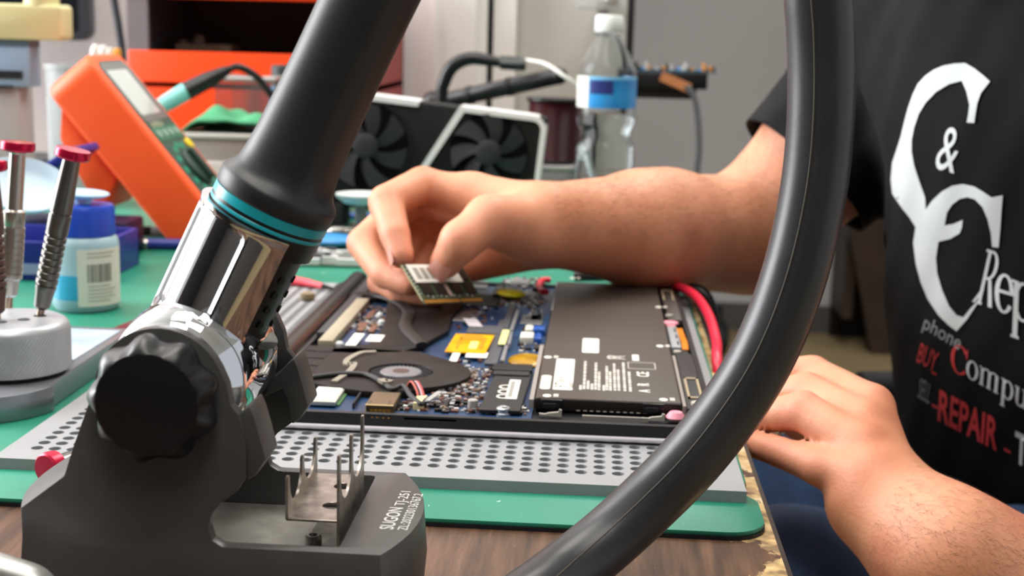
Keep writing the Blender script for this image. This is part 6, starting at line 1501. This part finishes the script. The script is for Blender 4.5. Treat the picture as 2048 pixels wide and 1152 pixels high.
# ================================================================== lettering printed on the T-shirt, laid on the cloth
shirt_bvh = BVHTree.FromPolygons([Vector(v) for v in SP], SF)
def to_cloth(px, py, lift=0.13):
    r = Vector(_ray(px, py)).normalized(); h = shirt_bvh.ray_cast(Vector(CAM), r)
    if h[0] is None: return None
    return h[0]-r*lift
def ink(name, V, F, m, parent=None):
    """flat outline in photograph pixels -> finely cut mesh lying on the cloth."""
    bm = bmesh.new(); vs = [bm.verts.new((x, y, 0)) for x, y in V]
    for f in F:
        try: bm.faces.new([vs[i] for i in f])
        except ValueError: pass
    xs = [v[0] for v in V]; ys = [v[1] for v in V]
    for ax, lo_, hi_ in ((0, min(xs), max(xs)), (1, min(ys), max(ys))):
        q = math.ceil(lo_/9)*9
        while q < hi_:
            co = (q, 0, 0) if ax == 0 else (0, q, 0); no = (1, 0, 0) if ax == 0 else (0, 1, 0)
            bmesh.ops.bisect_plane(bm, geom=bm.verts[:]+bm.edges[:]+bm.faces[:], plane_co=co, plane_no=no, dist=1e-4); q += 9
    bm.verts.index_update(); P = [to_cloth(v.co.x, v.co.y) for v in bm.verts]
    fs = []
    for f in bm.faces:
        ids = [v.index for v in f.verts]
        if any(P[i] is None for i in ids): continue
        d = [(P[i]-Vector(CAM)).length for i in ids]
        if max(d)-min(d) > 4: continue
        fs.append(ids)
    bm.free(); used = sorted({i for f in fs for i in f}); mp = {i: k for k, i in enumerate(used)}
    if fs: obj(name, ([tuple(P[i]) for i in used], [tuple(mp[i] for i in f) for f in fs]), m, parent or tshirt, fix=False, angle=180)
def fill(outline):
    bm = bmesh.new(); vs = [bm.verts.new((x, y, 0)) for x, y in outline]
    es = [bm.edges.new((vs[i], vs[(i+1) % len(vs)])) for i in range(len(vs))]
    bmesh.ops.triangle_fill(bm, edges=es, use_beauty=True); bm.verts.index_update()
    V = [(v.co.x, v.co.y) for v in bm.verts]; F = [[v.index for v in f.verts] for f in bm.faces]; bm.free()
    return V, F
pw = mat('white_shirt_print', '#cfd6d8', 0.7, bump=0.2, bscale=1500); prd = mat('red_shirt_print', '#c2383c', 0.7, bump=0.2, bscale=1500); pgr = mat('gray_shirt_print', '#8f9496', 0.7)
Z7 = lambda pts: [(1500+x/1.646, y/1.646) for x, y in pts]
C1 = [(790,268),(770,250),(740,226),(708,207),(672,209),(636,216),(605,229),(577,249),(552,276),(535,312),(520,355),(508,400),(496,450),(480,500),(468,535),(463,590),(468,638),(500,685),(525,716),(545,748),(560,722),(578,690),(576,650),(558,600),(540,545),(532,500),(532,460),(540,420),(555,375),(578,338),(612,303),(655,277),(697,266),(712,300),(722,345),(718,380),(713,403),(738,405),(742,375),(748,340),(760,306)]
C2 = [(545,748),(575,695),(600,660),(632,630),(665,612),(700,606),(738,614),(768,632),(795,650),(832,643),(828,690),(824,750),(818,815),(797,813),(793,770),(782,722),(765,682),(740,656),(715,649),(690,655),(665,674),(648,700),(640,742),(668,738),(700,724),(697,750),(690,768),(660,786),(620,796),(612,850),(616,900),(632,955),(655,1008),(680,1038),(702,1045),(725,1016),(750,990),(748,1000),(715,1050),(680,1090),(655,1072),(620,1038),(585,985),(562,930),(546,870),(537,800)]
for c_ in (C1, C2): V, F = fill(Z7(c_)); ink('printed_letter', V, F, pw)
def itext(s, o, ux, up, m, total=None, **k):
    V, F = textmesh(s, 1.0, **k); w = max(v[0] for v in V); sx = 1.0/w if total else 1.0
    ink('printed_word', [(o[0]+v[0]*sx*ux[0]+v[1]*up[0], o[1]+v[0]*sx*ux[1]+v[1]*up[1]) for v in V], F, m)
itext('&', (1866, 335), (42, 12), (30, -128), pw, True)
# serif letters drawn as strokes: x-height 1, capitals 1.5
def arc(cx, cy, rx, ry, ix, iy, a0, a1, n=22):
    V, F = [], []
    for k in range(n+1):
        a = math.radians(a0+(a1-a0)*k/n); V += [(cx+rx*math.cos(a), cy+ry*math.sin(a)), (cx+ix*math.cos(a), cy+iy*math.sin(a))]
    return V, [(2*k, 2*k+2, 2*k+3, 2*k+1) for k in range(n)]
def rc2(x0, x1, y0, y1): return [(x0, y0), (x1, y0), (x1, y1), (x0, y1)], [(0, 1, 2, 3)]
def jn(*gs):
    V, F = [], []
    for v, f in gs: o = len(V); V += v; F += [tuple(i+o for i in q) for q in f]
    return V, F
sfs = lambda x, y: rc2(x-0.17, x+0.17, y, y+0.07)
GL = {
 'R': (1.15, lambda: jn(rc2(0.15, 0.35, 0, 1.5), sfs(0.25, 0), rc2(0.0, 0.2, 1.43, 1.5), arc(0.45, 1.1, 0.48, 0.4, 0.28, 0.33, -90, 90), rc2(0.3, 0.46, 0.7, 0.77), rc2(0.3, 0.46, 1.43, 1.5), ([(0.5, 0.72), (0.7, 0.72), (1.12, 0.0), (0.85, 0.0)], [(0, 1, 2, 3)]))),
 'e': (0.92, lambda: jn(arc(0.45, 0.5, 0.42, 0.52, 0.23, 0.45, 0, 325), rc2(0.2, 0.86, 0.5, 0.58))),
 'p': (1.0, lambda: jn(rc2(0.12, 0.32, -0.45, 1.0), sfs(0.22, -0.5), rc2(0.0, 0.15, 0.93, 1.0), arc(0.52, 0.5, 0.42, 0.52, 0.23, 0.45, -140, 140))),
 'C': (1.3, lambda: jn(arc(0.68, 0.75, 0.66, 0.79, 0.42, 0.72, 38, 322), rc2(1.12, 1.2, 1.0, 1.5))),
 'o': (0.98, lambda: arc(0.48, 0.5, 0.44, 0.52, 0.25, 0.45, 0, 360)),
 'm': (1.6, lambda: jn(*[rc2(x, x+0.2, 0, 0.95) for x in (0.12, 0.65, 1.18)], *[sfs(x+0.1, 0) for x in (0.12, 0.65, 1.18)], rc2(0, 0.15, 0.93, 1.0), *[arc(x, 0.7, 0.36, 0.32, 0.2, 0.24, 10, 150) for x in (0.52, 1.05)])),
 'u': (1.05, lambda: jn(rc2(0.12, 0.32, 0.25, 1.0), rc2(0.68, 0.88, 0, 1.0), rc2(0, 0.15, 0.93, 1), rc2(0.56, 0.7, 0.93, 1), rc2(0.85, 1.0, 0, 0.07), arc(0.45, 0.3, 0.33, 0.33, 0.14, 0.25, 180, 340))),
 't': (0.68, lambda: jn(rc2(0.18, 0.38, 0.15, 1.3), rc2(0.02, 0.6, 0.92, 1.0), arc(0.42, 0.2, 0.24, 0.22, 0.06, 0.14, 180, 330))),
 'r': (0.75, lambda: jn(rc2(0.12, 0.32, 0, 1), sfs(0.22, 0), rc2(0, 0.15, 0.93, 1), arc(0.5, 0.72, 0.3, 0.3, 0.16, 0.22, 30, 160))),
}
def serif(s, o, ux, up, m):
    x = 0.0
    for ch in s:
        adv, fn = GL[ch]; V, F = fn(); ink('printed_letter', [(o[0]+(x+a)*ux[0]+c*up[0], o[1]+(x+a)*ux[1]+c*up[1]) for a, c in V], F, m[ch] if isinstance(m, dict) else m); x += adv
serif('R', (1950, 606), (30, 9), (16, -72), pw); serif('e', (1986, 619), (46, 14), (4, -76), pw); serif('p', (2020, 634), (48, 17), (3, -76), pw)
serif('C', (1899, 737), (27, 15), (3, -36), prd); serif('omputer', (1930, 752), (27, 15), (3, -36), pw)
itext('REPAIR', (1873, 838), (120, 62), (6, -86), prd, True, bold=0.02)
itext('-', (1861, 822), (14, 7), (4, -60), prd, True); itext('-', (2005, 910), (15, 8), (4, -60), prd, True); itext('T', (2028, 922), (26, 13), (4, -86), pw, True, bold=0.02)
itext('BUY', (1831, 722), (42, 24), (8, -58), prd, True, shear=0.3); itext('-', (1860, 752), (12, 6), (4, -40), prd, True); itext('SELL', (1834, 794), (24, 14), (6, -58), pgr, True, shear=0.3)
itext('phone', (1843, 655), (76, 46), (6, -42), pgr, True, shear=0.2)
V, F = fill([(1944, 604), (1950, 604), (1968, 580), (1963, 578)]); ink('printed_letter', V, F, pw)
# drop the builder's private bookkeeping
for o in bpy.data.objects:
    if '_w' in o: del o['_w']
